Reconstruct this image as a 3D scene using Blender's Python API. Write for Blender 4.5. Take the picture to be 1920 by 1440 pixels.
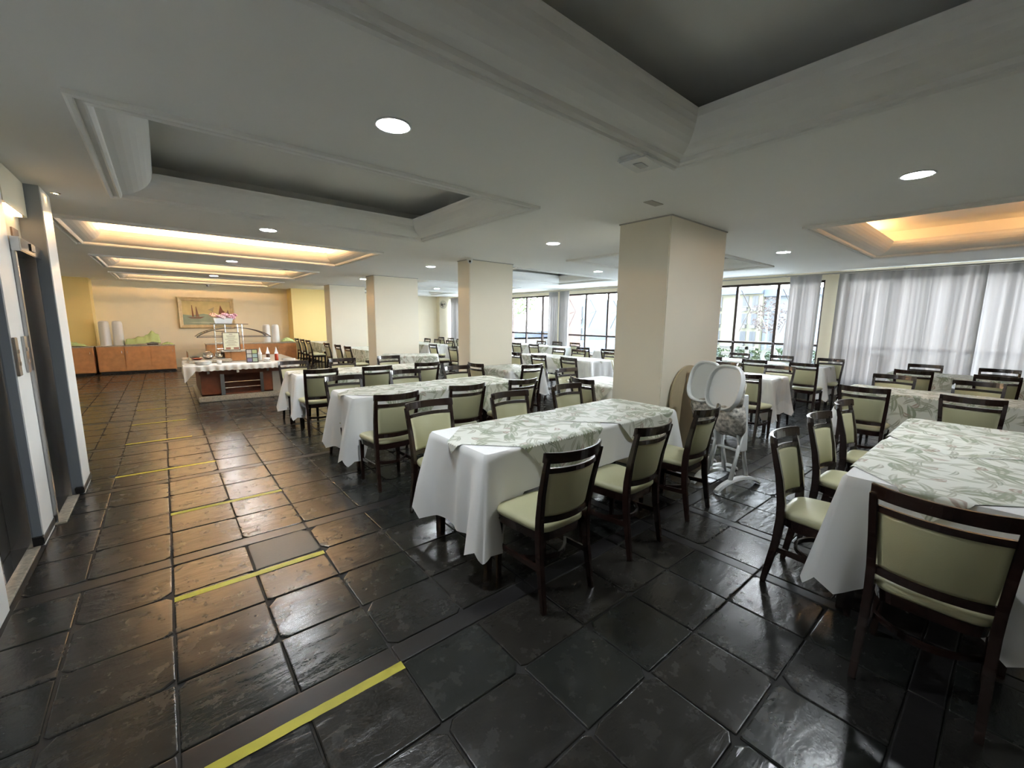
import bpy, bmesh, math, random
from mathutils import Vector, Matrix
random.seed(7)
S = bpy.context.scene
PI = math.pi
R = math.radians
for o in list(bpy.data.objects): bpy.data.objects.remove(o)

# ---------------------------------------------------------------- camera
H = 1.55
def cam_axes(pitch, roll, yaw):
    cy, sy, cp, sp = math.cos(yaw), math.sin(yaw), math.cos(pitch), math.sin(pitch)
    f = Vector((sy*cp, cy*cp, -sp)); r = Vector((cy, -sy, 0)); u = r.cross(f)
    return r*math.cos(roll)+u*math.sin(roll), -r*math.sin(roll)+u*math.cos(roll), f
cr, cu, cf = cam_axes(R(8.6), R(.636), R(39.709))
cam = bpy.data.cameras.new('camera'); camo = bpy.data.objects.new('camera', cam)
S.collection.objects.link(camo); S.camera = camo
m = Matrix((cr, cu, -cf)).transposed().to_4x4(); m.translation = Vector((0, 0, H))
camo.matrix_world = m
cam.sensor_width = 36; cam.lens = 781.84/1920*36; cam.clip_start = .05; cam.clip_end = 400

# ---------------------------------------------------------------- world, exposure
w = bpy.data.worlds.new('sky'); S.world = w; w.use_nodes = True
wn = w.node_tree; bg = wn.nodes['Background']
tc = wn.nodes.new('ShaderNodeTexCoord'); gr = wn.nodes.new('ShaderNodeSeparateXYZ')
rmp = wn.nodes.new('ShaderNodeValToRGB')
wn.links.new(tc.outputs['Generated'], gr.inputs[0]); wn.links.new(gr.outputs['Z'], rmp.inputs[0])
rmp.color_ramp.elements[0].position = 0; rmp.color_ramp.elements[0].color = (.95, .97, 1, 1)
rmp.color_ramp.elements[1].position = .9; rmp.color_ramp.elements[1].color = (.62, .76, 1, 1)
wn.links.new(rmp.outputs[0], bg.inputs['Color'])
SKY = 11.5
bg.inputs['Strength'].default_value = SKY
vs = S.view_settings; vs.view_transform = 'Standard'; vs.look = 'None'; vs.gamma = 1; vs.use_curve_mapping = False
vs.exposure = 1.3
LAMP = 205      # ceiling downlights
AMBER = 130      # hidden amber tubes in the ceiling coves
S.cycles.max_bounces = 9; S.cycles.diffuse_bounces = 6; S.cycles.glossy_bounces = 4
S.cycles.transmission_bounces = 6; S.cycles.transparent_max_bounces = 12
S.cycles.sample_clamp_indirect = 6; S.cycles.caustics_reflective = False; S.cycles.caustics_refractive = False
S.cycles.use_denoising = True

# ---------------------------------------------------------------- helpers
def link(o): S.collection.objects.link(o); return o
def tag(o, label=None, cat=None, group=None, kind=None):
    if label: o['label'] = label
    if cat: o['category'] = cat
    if group: o['group'] = group
    if kind: o['kind'] = kind
    return o
def thing(name, label, cat, loc=(0, 0, 0), rz=0, group=None):
    o = bpy.data.objects.new(name, None); o.empty_display_size = .1
    link(o); o.location = loc; o.rotation_euler = (0, 0, rz)
    return tag(o, label, cat, group)
class MB:
    def __init__(s): s.v = []; s.f = []; s.mi = []; s.uv = None
    def add(s, vs, fs, mi=0):
        b = len(s.v); s.v += [tuple(v) for v in vs]; s.f += [tuple(b+i for i in f) for f in fs]; s.mi += [mi]*len(fs); return s
    def box(s, x0, x1, y0, y1, z0, z1, mi=0):
        return s.add([(x0,y0,z0),(x1,y0,z0),(x1,y1,z0),(x0,y1,z0),(x0,y0,z1),(x1,y0,z1),(x1,y1,z1),(x0,y1,z1)],
            [(0,3,2,1),(4,5,6,7),(0,1,5,4),(1,2,6,5),(2,3,7,6),(3,0,4,7)], mi)
    def loft(s, rings, cap=True, mi=0, closed=True):
        n = len(rings[0]); vs = [p for r_ in rings for p in r_]; fs = []
        for i in range(len(rings)-1):
            for j in range(n if closed else n-1):
                k = (j+1) % n; fs.append((i*n+j, i*n+k, (i+1)*n+k, (i+1)*n+j))
        if cap and closed:
            fs.append(tuple(range(n-1, -1, -1))); fs.append(tuple((len(rings)-1)*n+j for j in range(n)))
        return s.add(vs, fs, mi)
    def post(s, path, mi=0):     # path: (x,y,z,wx,wy) rectangular sections stacked in z
        return s.loft([[(x-a/2,y-b/2,z),(x+a/2,y-b/2,z),(x+a/2,y+b/2,z),(x-a/2,y+b/2,z)] for x,y,z,a,b in path], mi=mi)
    def bar(s, pts, wz, wt, mi=0):   # horizontal bar following pts, height wz, thickness wt
        P = [Vector(p) for p in pts]; rings = []
        for i, p in enumerate(P):
            d = (P[min(i+1, len(P)-1)]-P[max(i-1, 0)]); n = Vector((-d.y, d.x, 0)).normalized()*wt/2; z = Vector((0, 0, wz/2))
            rings.append([p-n-z, p+n-z, p+n+z, p-n+z])
        return s.loft(rings, mi=mi)
    def tube(s, pts, r, n=8, mi=0, closed=False):
        P = [Vector(p) for p in pts]; rings = []
        for i, p in enumerate(P):
            d = (P[min(i+1, len(P)-1)]-P[max(i-1, 0)]).normalized()
            a = d.cross(Vector((0, 0, 1))) if abs(d.z) < .9 else d.cross(Vector((1, 0, 0)))
            a.normalize(); b = d.cross(a); rr = r[i] if isinstance(r, (list, tuple)) else r
            rings.append([p+(a*math.cos(2*PI*k/n)+b*math.sin(2*PI*k/n))*rr for k in range(n)])
        return s.loft(rings, mi=mi)
    def lathe(s, prof, c=(0, 0, 0), n=20, mi=0, sx=1, sy=1):
        rings = [[(c[0]+r*sx*math.cos(2*PI*k/n), c[1]+r*sy*math.sin(2*PI*k/n), c[2]+z) for k in range(n)] for r, z in prof]
        return s.loft(rings, mi=mi)
    def blob(s, c, r, n=8, mi=0):
        return s.lathe([(max(.001, r*math.sin(PI*i/n)), -r*math.cos(PI*i/n)) for i in range(n+1)], c, 10, mi)
    def grid(s, P, mi=0, loop=False):  # P[i][j] points
        n = len(P[0]); vs = [p for row in P for p in row]; fs = []
        for i in range(len(P)-1 if not loop else len(P)):
            i2 = (i+1) % len(P)
            for j in range(n-1): fs.append((i*n+j, i*n+j+1, i2*n+j+1, i2*n+j))
        return s.add(vs, fs, mi)
    def prism(s, poly, z0, z1, mi=0):
        return s.loft([[(x, y, z0) for x, y in poly], [(x, y, z1) for x, y in poly]], mi=mi)
    def mesh(s, name, mats, smooth=False, bevel=0, uvs=None, fixn=True):
        me = bpy.data.meshes.new(name); me.from_pydata(s.v, [], s.f)
        for mt in (mats if isinstance(mats, (list, tuple)) else [mats]): me.materials.append(mt)
        for p, i in zip(me.polygons, s.mi): p.material_index = i; p.use_smooth = smooth
        if uvs:
            ul = me.uv_layers.new(name='UVMap')
            for lp in me.loops: ul.data[lp.index].uv = uvs[lp.vertex_index]
        if fixn or bevel:
            bm = bmesh.new(); bm.from_mesh(me)
            if bevel:
                es = [e for e in bm.edges if len(e.link_faces) == 2 and e.calc_face_angle(0) > .6]
                bmesh.ops.bevel(bm, geom=es, offset=bevel, segments=2, affect='EDGES', clamp_overlap=True)
                for f in bm.faces: f.smooth = smooth
            if fixn: bmesh.ops.recalc_face_normals(bm, faces=bm.faces)
            bm.to_mesh(me); bm.free()
        return me
    def obj(s, name, mats, parent=None, smooth=False, bevel=0, uvs=None, fixn=True, loc=None, rz=0, auto=False):
        o = bpy.data.objects.new(name, s.mesh(name, mats, smooth, bevel, uvs, fixn)); link(o)
        if parent: o.parent = parent
        if loc: o.location = loc
        if rz: o.rotation_euler = (0, 0, rz)
        return o
def copy_tree(o, parent=None):
    c = o.copy(); link(c)
    if parent: c.parent = parent; c.matrix_parent_inverse = o.matrix_parent_inverse.copy()
    for ch in list(o.children): copy_tree(ch, c)
    return c
def subsurf(o, n=1):
    md = o.modifiers.new('s', 'SUBSURF'); md.levels = n; md.render_levels = n; return o

# ---------------------------------------------------------------- materials
def mat(name, col, rough=.6, metal=0, spec=.5, bump=0, bscale=60, var=0, vscale=3, emit=None, estr=0, coat=0, trans=0):
    m_ = bpy.data.materials.new(name); m_.use_nodes = True; nt = m_.node_tree; b = nt.nodes['Principled BSDF']
    b.inputs['Base Color'].default_value = (*col, 1); b.inputs['Roughness'].default_value = rough
    b.inputs['Metallic'].default_value = metal; b.inputs['Specular IOR Level'].default_value = spec
    b.inputs['Coat Weight'].default_value = coat
    if emit: b.inputs['Emission Color'].default_value = (*emit, 1); b.inputs['Emission Strength'].default_value = estr
    if trans: b.inputs['Transmission Weight'].default_value = trans
    if bump or var:
        tc_ = nt.nodes.new('ShaderNodeTexCoord')
    if bump:
        n = nt.nodes.new('ShaderNodeTexNoise'); n.inputs['Scale'].default_value = bscale; n.inputs['Detail'].default_value = 4
        bp = nt.nodes.new('ShaderNodeBump'); bp.inputs['Strength'].default_value = bump; bp.inputs['Distance'].default_value = .01
        nt.links.new(tc_.outputs['Object'], n.inputs['Vector']); nt.links.new(n.outputs['Fac'], bp.inputs['Height']); nt.links.new(bp.outputs[0], b.inputs['Normal'])
    if var:
        n = nt.nodes.new('ShaderNodeTexNoise'); n.inputs['Scale'].default_value = vscale; n.inputs['Detail'].default_value = 5
        rp = nt.nodes.new('ShaderNodeValToRGB'); rp.color_ramp.elements[0].position = .3; rp.color_ramp.elements[1].position = .7
        rp.color_ramp.elements[0].color = (*[c*(1-var) for c in col], 1); rp.color_ramp.elements[1].color = (*[min(1, c*(1+var)) for c in col], 1)
        nt.links.new(tc_.outputs['Object'], n.inputs['Vector']); nt.links.new(n.outputs['Fac'], rp.inputs[0]); nt.links.new(rp.outputs[0], b.inputs['Base Color'])
    return m_
M = {}
M['ceil'] = mat('ceiling_paint', (.88, .88, .86), .8, bump=.05, bscale=30, var=.02, vscale=.8)
M['column'] = mat('column_paint', (.80, .74, .61), .38, bump=.04, bscale=40, var=.03, vscale=1)
M['yellow'] = mat('yellow_paint', (.86, .68, .30), .6, bump=.04)
M['cream'] = mat('cream_paint', (.84, .77, .60), .6, bump=.04, var=.02)
M['white_paint'] = mat('white_paint', (.84, .84, .82), .45, bump=.03)
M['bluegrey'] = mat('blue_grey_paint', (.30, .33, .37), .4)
M['wood'] = mat('dark_wood', (.019, .0085, .0065), .20, spec=.55, coat=.5, var=.35, vscale=14)
M['vinyl'] = mat('cream_vinyl', (.46, .45, .28), .36, bump=.12, bscale=220, var=.03)
M['steel'] = mat('steel', (.5, .5, .5), .25, 1, bump=.03, bscale=90)
M['steel_shade'] = mat('shaded_steel', (.16, .16, .165), .3, 1, bump=.03, bscale=90)  # same door steel, shade of the lift recess painted into its colour
M['chrome'] = mat('chrome', (.75, .75, .76), .12, 1)
M['dark'] = mat('dark_metal', (.06, .045, .04), .4, .4)
M['black'] = mat('black', (.012, .012, .013), .4)
M['granite'] = mat('granite', (.42, .38, .31), .3, var=.35, vscale=45)
M['cabwood'] = mat('cabinet_wood', (.52, .25, .105), .4, var=.15, vscale=8)
M['cabdark'] = mat('cabinet_dark_wood', (.17, .055, .025), .35, var=.2, vscale=8)
M['white_plastic'] = mat('white_plastic', (.72, .74, .74), .3)
M['beige_board'] = mat('beige_board', (.42, .34, .21), .45, var=.05)
M['white_cloth'] = mat('white_cotton', (.80, .80, .80), .85, bump=.08, bscale=350)
M['green_cloth'] = mat('green_cloth', (.50, .62, .28), .85, bump=.1, bscale=90)
M['yellow_tape'] = mat('yellow_tape', (.50, .45, .04), .45, var=.12, vscale=12)
M['grout'] = mat('grout', (.010, .009, .008), .7)
M['rope'] = mat('grey_trim', (.42, .40, .36), .8)
M['amber_tube'] = mat('amber_tube', (1, .6, .25), .5, emit=(1, .60, .27), estr=AMBER)
M['amber_dim'] = mat('amber_tube_dim', (1, .6, .25), .5, emit=(1, .55, .22), estr=AMBER*.10)
M['downlight'] = mat('downlight_lens', (1, 1, 1), .5, emit=(.90, .96, 1), estr=LAMP)
M['warm_lamp'] = mat('warm_lamp', (1, .8, .5), .5, emit=(1, .62, .28), estr=5)
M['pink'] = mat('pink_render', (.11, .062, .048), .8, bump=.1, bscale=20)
M['plates'] = mat('white_china', (.8, .8, .78), .2)

def slate(name, island):
    m_ = bpy.data.materials.new(name); m_.use_nodes = True; nt = m_.node_tree; b = nt.nodes['Principled BSDF']; N = nt.nodes; L = nt.links
    geo = N.new('ShaderNodeNewGeometry')
    if island: rnd = geo.outputs['Random Per Island']
    else: rnd = N.new('ShaderNodeObjectInfo').outputs['Random']
    rp = N.new('ShaderNodeValToRGB'); cr_ = rp.color_ramp; cr_.interpolation = 'LINEAR'
    cr_.elements[0].position = 0; cr_.elements[0].color = (.0125, .014, .0135, 1)
    cr_.elements[1].position = 1; cr_.elements[1].color = (.021, .0195, .017, 1)
    for p, c in ((.25, (.019, .021, .019, 1)), (.5, (.021, .021, .0205, 1)), (.75, (.023, .021, .018, 1))):
        e = cr_.elements.new(p); e.color = c
    L.new(rnd, rp.inputs[0])
    n1 = N.new('ShaderNodeTexNoise'); n1.inputs['Scale'].default_value = 9; n1.inputs['Detail'].default_value = 7; n1.inputs['Roughness'].default_value = .65
    L.new(geo.outputs['Position'], n1.inputs['Vector'])
    mx = N.new('ShaderNodeMix'); mx.data_type = 'RGBA'; mx.blend_type = 'MULTIPLY'; mx.inputs[0].default_value = .7
    r2 = N.new('ShaderNodeValToRGB'); r2.color_ramp.elements[0].position = .3; r2.color_ramp.elements[1].position = .7
    r2.color_ramp.elements[0].color = (.86, .86, .86, 1); r2.color_ramp.elements[1].color = (1.15, 1.13, 1.1, 1)
    L.new(n1.outputs['Fac'], r2.inputs[0]); L.new(rp.outputs[0], mx.inputs[6]); L.new(r2.outputs[0], mx.inputs[7]); L.new(mx.outputs[2], b.inputs['Base Color'])
    # cleft relief: stretched warped noise, different offset per tile, amplitude differs per tile
    mul = N.new('ShaderNodeMath'); mul.operation = 'MULTIPLY'; mul.inputs[1].default_value = 37; L.new(rnd, mul.inputs[0])
    cmb = N.new('ShaderNodeCombineXYZ'); L.new(mul.outputs[0], cmb.inputs[0]); L.new(mul.outputs[0], cmb.inputs[2])
    ad = N.new('ShaderNodeVectorMath'); L.new(geo.outputs['Position'], ad.inputs[0]); L.new(cmb.outputs[0], ad.inputs[1])
    mp = N.new('ShaderNodeMapping'); mp.inputs['Rotation'].default_value = (0, 0, .5); mp.inputs['Scale'].default_value = (3.4, 10, 1)
    L.new(ad.outputs[0], mp.inputs['Vector'])
    n2 = N.new('ShaderNodeTexNoise'); n2.inputs['Scale'].default_value = 1.5; n2.inputs['Detail'].default_value = 4; n2.inputs['Roughness'].default_value = .5; n2.inputs['Distortion'].default_value = .35
    L.new(mp.outputs[0], n2.inputs['Vector'])
    sn = N.new('ShaderNodeMath'); sn.operation = 'SNAP'; sn.inputs[1].default_value = .07; L.new(n2.outputs['Fac'], sn.inputs[0])   # flaked ledges
    mxh = N.new('ShaderNodeMix'); mxh.inputs[0].default_value = 0; L.new(n2.outputs['Fac'], mxh.inputs[2]); L.new(sn.outputs[0], mxh.inputs[3])
    amp = N.new('ShaderNodeMath'); amp.operation = 'POWER'; amp.inputs[1].default_value = 1.6
    wn_ = N.new('ShaderNodeTexWhiteNoise'); wn_.noise_dimensions = '1D'; L.new(mul.outputs[0], wn_.inputs['W']); L.new(wn_.outputs['Value'], amp.inputs[0])
    am2 = N.new('ShaderNodeMapRange'); L.new(amp.outputs[0], am2.inputs['Value']); am2.inputs['To Min'].default_value = .25; am2.inputs['To Max'].default_value = 1.0
    bp = N.new('ShaderNodeBump'); bp.inputs['Distance'].default_value = .0065; L.new(am2.outputs[0], bp.inputs['Strength'])
    L.new(mxh.outputs[0], bp.inputs['Height'])
    n3 = N.new('ShaderNodeTexNoise'); n3.inputs['Scale'].default_value = 70; n3.inputs['Detail'].default_value = 3; L.new(geo.outputs['Position'], n3.inputs['Vector'])
    bp2 = N.new('ShaderNodeBump'); bp2.inputs['Strength'].default_value = .18; bp2.inputs['Distance'].default_value = .002
    L.new(n3.outputs['Fac'], bp2.inputs['Height']); L.new(bp.outputs[0], bp2.inputs['Normal']); L.new(bp2.outputs[0], b.inputs['Normal'])
    rr = N.new('ShaderNodeMapRange'); L.new(n1.outputs['Fac'], rr.inputs['Value']); rr.inputs['From Min'].default_value = .3; rr.inputs['From Max'].default_value = .7
    rr.inputs['To Min'].default_value = .17; rr.inputs['To Max'].default_value = .32; L.new(rr.outputs[0], b.inputs['Roughness'])
    b.inputs['Specular IOR Level'].default_value = .42
    return m_
M['slate'] = slate('slate_tile', False); M['slate_far'] = slate('slate_tile_far', True)
M['plain_slate'] = mat('plain_slate', (.040, .043, .036), .42, bump=.06, bscale=60, var=.06)
M['band'] = mat('dark_slate_band', (.014, .013, .0135), .34, bump=.15, bscale=14, var=.25, vscale=6)

def floral(name, base=(.66, .67, .61)):
    m_ = bpy.data.materials.new(name); m_.use_nodes = True; nt = m_.node_tree; b = nt.nodes['Principled BSDF']; N = nt.nodes; L = nt.links
    uv = N.new('ShaderNodeUVMap'); col = None
    prev = N.new('ShaderNodeRGB'); prev.outputs[0].default_value = (*base, 1); prev = prev.outputs[0]
    layers = [(4.2, (0, 0), .044, .42, (.33, .36, .27)), (4.2, (3.3, 1.7), .040, .46, (.37, .39, .30)), (3.4, (7.1, 5.2), .065, .38, (.25, .29, .20)),
              (5.0, (11.4, 2.9), .046, .38, (.34, .34, .27)), (4.4, (2.2, 9.6), .050, .22, (.36, .28, .23)), (5.8, (5.5, 14.1), .036, .44, (.27, .30, .23)), (4.6, (21.5, 4.1), .042, .46, (.31, .33, .25)), (3.7, (31.5, 8.1), .052, .44, (.28, .31, .22)), (6.4, (41.5, 3.3), .040, .46, (.36, .37, .29))]
    for sc, off, wd, ln, c in layers:
        mp = N.new('ShaderNodeMapping'); mp.inputs['Location'].default_value = (*off, 0); mp.inputs['Scale'].default_value = (sc, sc, sc)
        L.new(uv.outputs[0], mp.inputs[0])
        vo = N.new('ShaderNodeTexVoronoi'); vo.voronoi_dimensions = '2D'; vo.inputs['Scale'].default_value = 1; vo.inputs['Randomness'].default_value = .85
        L.new(mp.outputs[0], vo.inputs['Vector'])
        su = N.new('ShaderNodeVectorMath'); su.operation = 'SUBTRACT'; L.new(mp.outputs[0], su.inputs[0]); L.new(vo.outputs['Position'], su.inputs[1])
        sp_ = N.new('ShaderNodeSeparateColor'); L.new(vo.outputs['Color'], sp_.inputs[0])
        an = N.new('ShaderNodeMath'); an.operation = 'MULTIPLY'; an.inputs[1].default_value = 6.28; L.new(sp_.outputs[0], an.inputs[0])
        ro = N.new('ShaderNodeVectorRotate'); ro.rotation_type = 'Z_AXIS'; L.new(su.outputs[0], ro.inputs['Vector']); L.new(an.outputs[0], ro.inputs['Angle'])
        sx = N.new('ShaderNodeSeparateXYZ'); L.new(ro.outputs[0], sx.inputs[0])
        # leaf outline: |y| < wd*2*(1-(x/ln)^2), bent a little
        def mt(op, a, bb=None, v=None):
            n_ = N.new('ShaderNodeMath'); n_.operation = op
            L.new(a, n_.inputs[0]) if hasattr(a, 'links') else None
            if bb is not None:
                if hasattr(bb, 'links'): L.new(bb, n_.inputs[1])
                else: n_.inputs[1].default_value = bb
            return n_.outputs[0]
        x2 = mt('DIVIDE', sx.outputs[0], ln); x2 = mt('MULTIPLY', x2, x2)
        bend = mt('MULTIPLY', x2, .10); yy = mt('ADD', sx.outputs[1], bend); yy = mt('ABSOLUTE', yy)
        inv = N.new('ShaderNodeMath'); inv.operation = 'SUBTRACT'; inv.inputs[0].default_value = 1; L.new(x2, inv.inputs[1])
        edge = mt('MULTIPLY', inv.outputs[0], wd*2)
        df = mt('SUBTRACT', edge, yy); msk = mt('MULTIPLY', df, 60); 
        cl = N.new('ShaderNodeClamp'); L.new(msk, cl.inputs[0])
        vein = mt('MULTIPLY', yy, 26); vc = N.new('ShaderNodeClamp'); L.new(vein, vc.inputs[0]); vc.inputs['Min'].default_value = .35
        fac = mt('MULTIPLY', cl.outputs[0], vc.outputs[0]); fac = mt('MULTIPLY', fac, .92)
        mx = N.new('ShaderNodeMix'); mx.data_type = 'RGBA'; L.new(fac, mx.inputs[0]); L.new(prev, mx.inputs[6]); mx.inputs[7].default_value = (*c, 1)
        prev = mx.outputs[2]
    L.new(prev, b.inputs['Base Color']); b.inputs['Roughness'].default_value = .55; b.inputs['Specular IOR Level'].default_value = .4
    return m_
M['floral'] = floral('leaf_print_cloth')
M['clear'] = None
def sheet_mix(name, tfac, tcol, dcol, kind):
    m_ = bpy.data.materials.new(name); m_.use_nodes = True; nt = m_.node_tree; N = nt.nodes; L = nt.links
    N.remove(N['Principled BSDF']); out = N['Material Output']
    mx = N.new('ShaderNodeMixShader')
    if kind == 'glass':
        a = N.new('ShaderNodeBsdfTransparent'); a.inputs[0].default_value = (*tcol, 1)
        b = N.new('ShaderNodeBsdfGlossy'); b.inputs['Roughness'].default_value = .03
        fr = N.new('ShaderNodeFresnel'); ge = N.new('ShaderNodeNewGeometry'); mr = N.new('ShaderNodeMapRange'); L.new(ge.outputs['Backfacing'], mr.inputs['Value'])
        mr.inputs['To Min'].default_value = 1.45; mr.inputs['To Max'].default_value = 1/1.45; L.new(mr.outputs[0], fr.inputs[0]); L.new(fr.outputs[0], mx.inputs[0])   # thin pane: same reflectance on both faces
    elif kind == 'plastic':
        a = N.new('ShaderNodeBsdfTransparent'); a.inputs[0].default_value = (*tcol, 1)
        b = N.new('ShaderNodeBsdfGlossy'); b.inputs['Roughness'].default_value = .12; mx.inputs[0].default_value = tfac
    else:  # sheer: woven voile, part open, part translucent
        a0 = N.new('ShaderNodeBsdfTransparent'); a0.inputs[0].default_value = (1, 1, 1, 1)
        tl = N.new('ShaderNodeBsdfTranslucent')
        at = N.new('ShaderNodeAttribute'); at.attribute_name = 'gather'   # gathered cloth lets less through
        mr = N.new('ShaderNodeMix'); mr.data_type = 'RGBA'; mr.inputs[6].default_value = (*tcol, 1); mr.inputs[7].default_value = (*[c*.34 for c in tcol], 1)
        L.new(at.outputs['Fac'], mr.inputs[0]); L.new(mr.outputs[2], tl.inputs[0])
        df = N.new('ShaderNodeBsdfDiffuse'); df.inputs[0].default_value = (*dcol, 1)
        m2 = N.new('ShaderNodeMixShader'); m2.inputs[0].default_value = .45; L.new(tl.outputs[0], m2.inputs[1]); L.new(df.outputs[0], m2.inputs[2])
        mx.inputs[0].default_value = tfac; L.new(m2.outputs[0], mx.inputs[1]); L.new(a0.outputs[0], mx.inputs[2]); L.new(mx.outputs[0], out.inputs[0]); return m_
    L.new(a.outputs[0], mx.inputs[1]); L.new(b.outputs[0], mx.inputs[2]); L.new(mx.outputs[0], out.inputs[0]); return m_
M['glass'] = sheet_mix('window_glass', 0, (.96, .98, .97), None, 'glass')
M['clear'] = sheet_mix('clear_plastic', .10, (.97, .97, .97), None, 'plastic')
M['sheer'] = sheet_mix('sheer_voile', .005, (.138, .124, .116), (.72, .72, .72), 'sheer')
# ---------------------------------------------------------------- structure: floor
def struct(name, mb, mats, parent=None, **k):
    o = mb.obj(name, mats, parent, **k)
    if parent is None: o['kind'] = 'structure'
    return o
CZ = 2.57; XW, XE, YS, YN = -.75, 10.1, -4.4, 16.7
XL = -2.7    # left wall beyond the lifts
fl = struct('floor', MB().box(XL-.1, XE+.2, YS-.1, YN+.2, -.12, -.0075), M['grout'])
xb = [(2.70, 2.79), (3.24, 3.34), (8.95, 9.05)]
ybs = [(-3.38, -3.26), (-1.67, -1.55), (.0, .12), (1.62, 1.74), (3.22, 3.34), (4.98, 5.08), (6.64, 6.75), (8.36, 8.47), (10.08, 10.19), (11.8, 11.91), (13.52, 13.63), (15.24, 15.35)]
def cells(lo, hi, bands, pitch, fixed=None):
    out = []; p = lo
    for a, b in bands+[(hi, hi)]:
        n = max(1, round((a-p)/pitch)); st = (a-p)/n
        out += [(p+i*st, p+(i+1)*st, False) for i in range(n)]
        if b > a: out.append((a, b, True))
        p = b
    return out
xs = [(XL, -2.29, 0), (-2.29, -1.9, 0), (-1.9, -1.5, 0), (-1.5, -1.12, 0), (-1.12, -.75, 0), (-.75, -.485, 0), (-.485, -.09, 0), (-.09, .307, 0), (.307, .702, 0), (.702, 1.12, 0), (1.12, 1.545, 0), (1.545, 1.94, 0), (1.94, 2.33, 0), (2.33, 2.70, 0), (2.70, 2.79, 1), (2.79, 3.24, 0), (3.24, 3.34, 1)] + cells(3.34, XE+.05, [(8.95, 9.05)], .40)
ys = cells(YS, YN+.05, ybs, .40)
def proj(x, y, z=0):
    v = Vector((x, y, z-H)); w_ = v.dot(cf)
    if w_ < .15: return None
    return 960+781.84*v.dot(cr)/w_, 720-781.84*v.dot(cu)/w_
def parea(x0, x1, y0, y1):
    q = [proj(*c) for c in ((x0, y0), (x1, y0), (x1, y1), (x0, y1))]
    if None in q: return 0
    q = [(min(max(a, -40), 1960), min(max(b, -40), 1480)) for a, b in q]
    return abs(sum(q[i][0]*q[(i+1) % 4][1]-q[(i+1) % 4][0]*q[i][1] for i in range(4)))/2
pieces = []
rt = random.Random(3)
for x0, x1, bx in xs:
    run = 0
    for y0, y1, by in ys:
        if x1 <= XW+.01 and y1 < 5.5: continue
        jx = 0 if (bx or by) else .004
        pieces.append((x0, x1, y0, y1, bool(bx or by)))
merged = []; bb = {}
for p in pieces:       # join band squares into strips about 0.8 m long
    if not p[4]: merged.append(p); continue
    x0, x1, y0, y1, _ = p
    if y1-y0 < .2: bb.setdefault(('y', y0, y1), []).append((x0, x1))
    else: bb.setdefault(('x', x0, x1), []).append((y0, y1))
for (k, a, b), L_ in bb.items():
    L_.sort(); i = 0
    while i < len(L_):
        j = i
        while j+1 < len(L_) and abs(L_[j+1][0]-L_[j][1]) < 1e-4 and L_[j+1][1]-L_[i][0] < .9: j += 1
        merged.append((L_[i][0], L_[j][1], a, b, True) if k == 'y' else (a, b, L_[i][0], L_[j][1], True)); i = j+1
def tile_rings(x0, x1, y0, y1, band):
    g = .004; x0 += g; x1 -= g; y0 += g; y1 -= g; P = []
    def j(): return rt.uniform(-.003, .003)
    for cx, cy, dx, dy in ((x0, y0, 1, 1), (x1, y0, -1, 1), (x1, y1, -1, -1), (x0, y1, 1, -1)):
        c = .004 if (band or rt.random() < .5) else rt.uniform(.012, .055)
        c2 = .004 if c < .01 else c*rt.uniform(.4, 1.3)
        a, b = (cx+dx*c+0, cy), (cx, cy+dy*c2)
        pr = [a, b] if (dx*dy < 0) else [b, a]
        P += [(p[0]+j(), p[1]+j()) for p in pr]
    cx, cy = (x0+x1)/2, (y0+y1)/2; h = rt.uniform(-.0012, .0008) if not band else -.001
    tx, ty = rt.uniform(-.004, .004), rt.uniform(-.004, .004)
    def ring(inset, z): return [(x-(x-cx)/max(abs(x-cx), .02)*inset, y-(y-cy)/max(abs(y-cy), .02)*inset, z+h+(x-cx)*tx+(y-cy)*ty) for x, y in P]
    return [ring(0, -.009), ring(0, -.004), ring(.0022, -.0008), ring(.006, 0)]
merged.sort(key=lambda p: -parea(*p[:4]))
far = MB(); farb = MB()
for i, p in enumerate(merged):
    rg = tile_rings(*p); cx, cy = (p[0]+p[1])/2, (p[2]+p[3])/2
    if i < 300:
        mb = MB(); mb.loft([[(x-cx, y-cy, z) for x, y, z in r_] for r_ in rg])
        o = mb.obj('tile' if not p[4] else 'border_tile', M['band'] if p[4] else (M['plain_slate'] if p[0] < .5 < p[1] and p[2] < 3.0 < p[3] else M['slate']), fl, fixn=True); o.location = (cx, cy, 0)
    else: (farb if p[4] else far).loft(rg)
tag(far.obj('tile', M['slate_far'], fl), kind='stuff'); tag(farb.obj('border_tile', M['band'], fl), kind='stuff')

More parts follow.
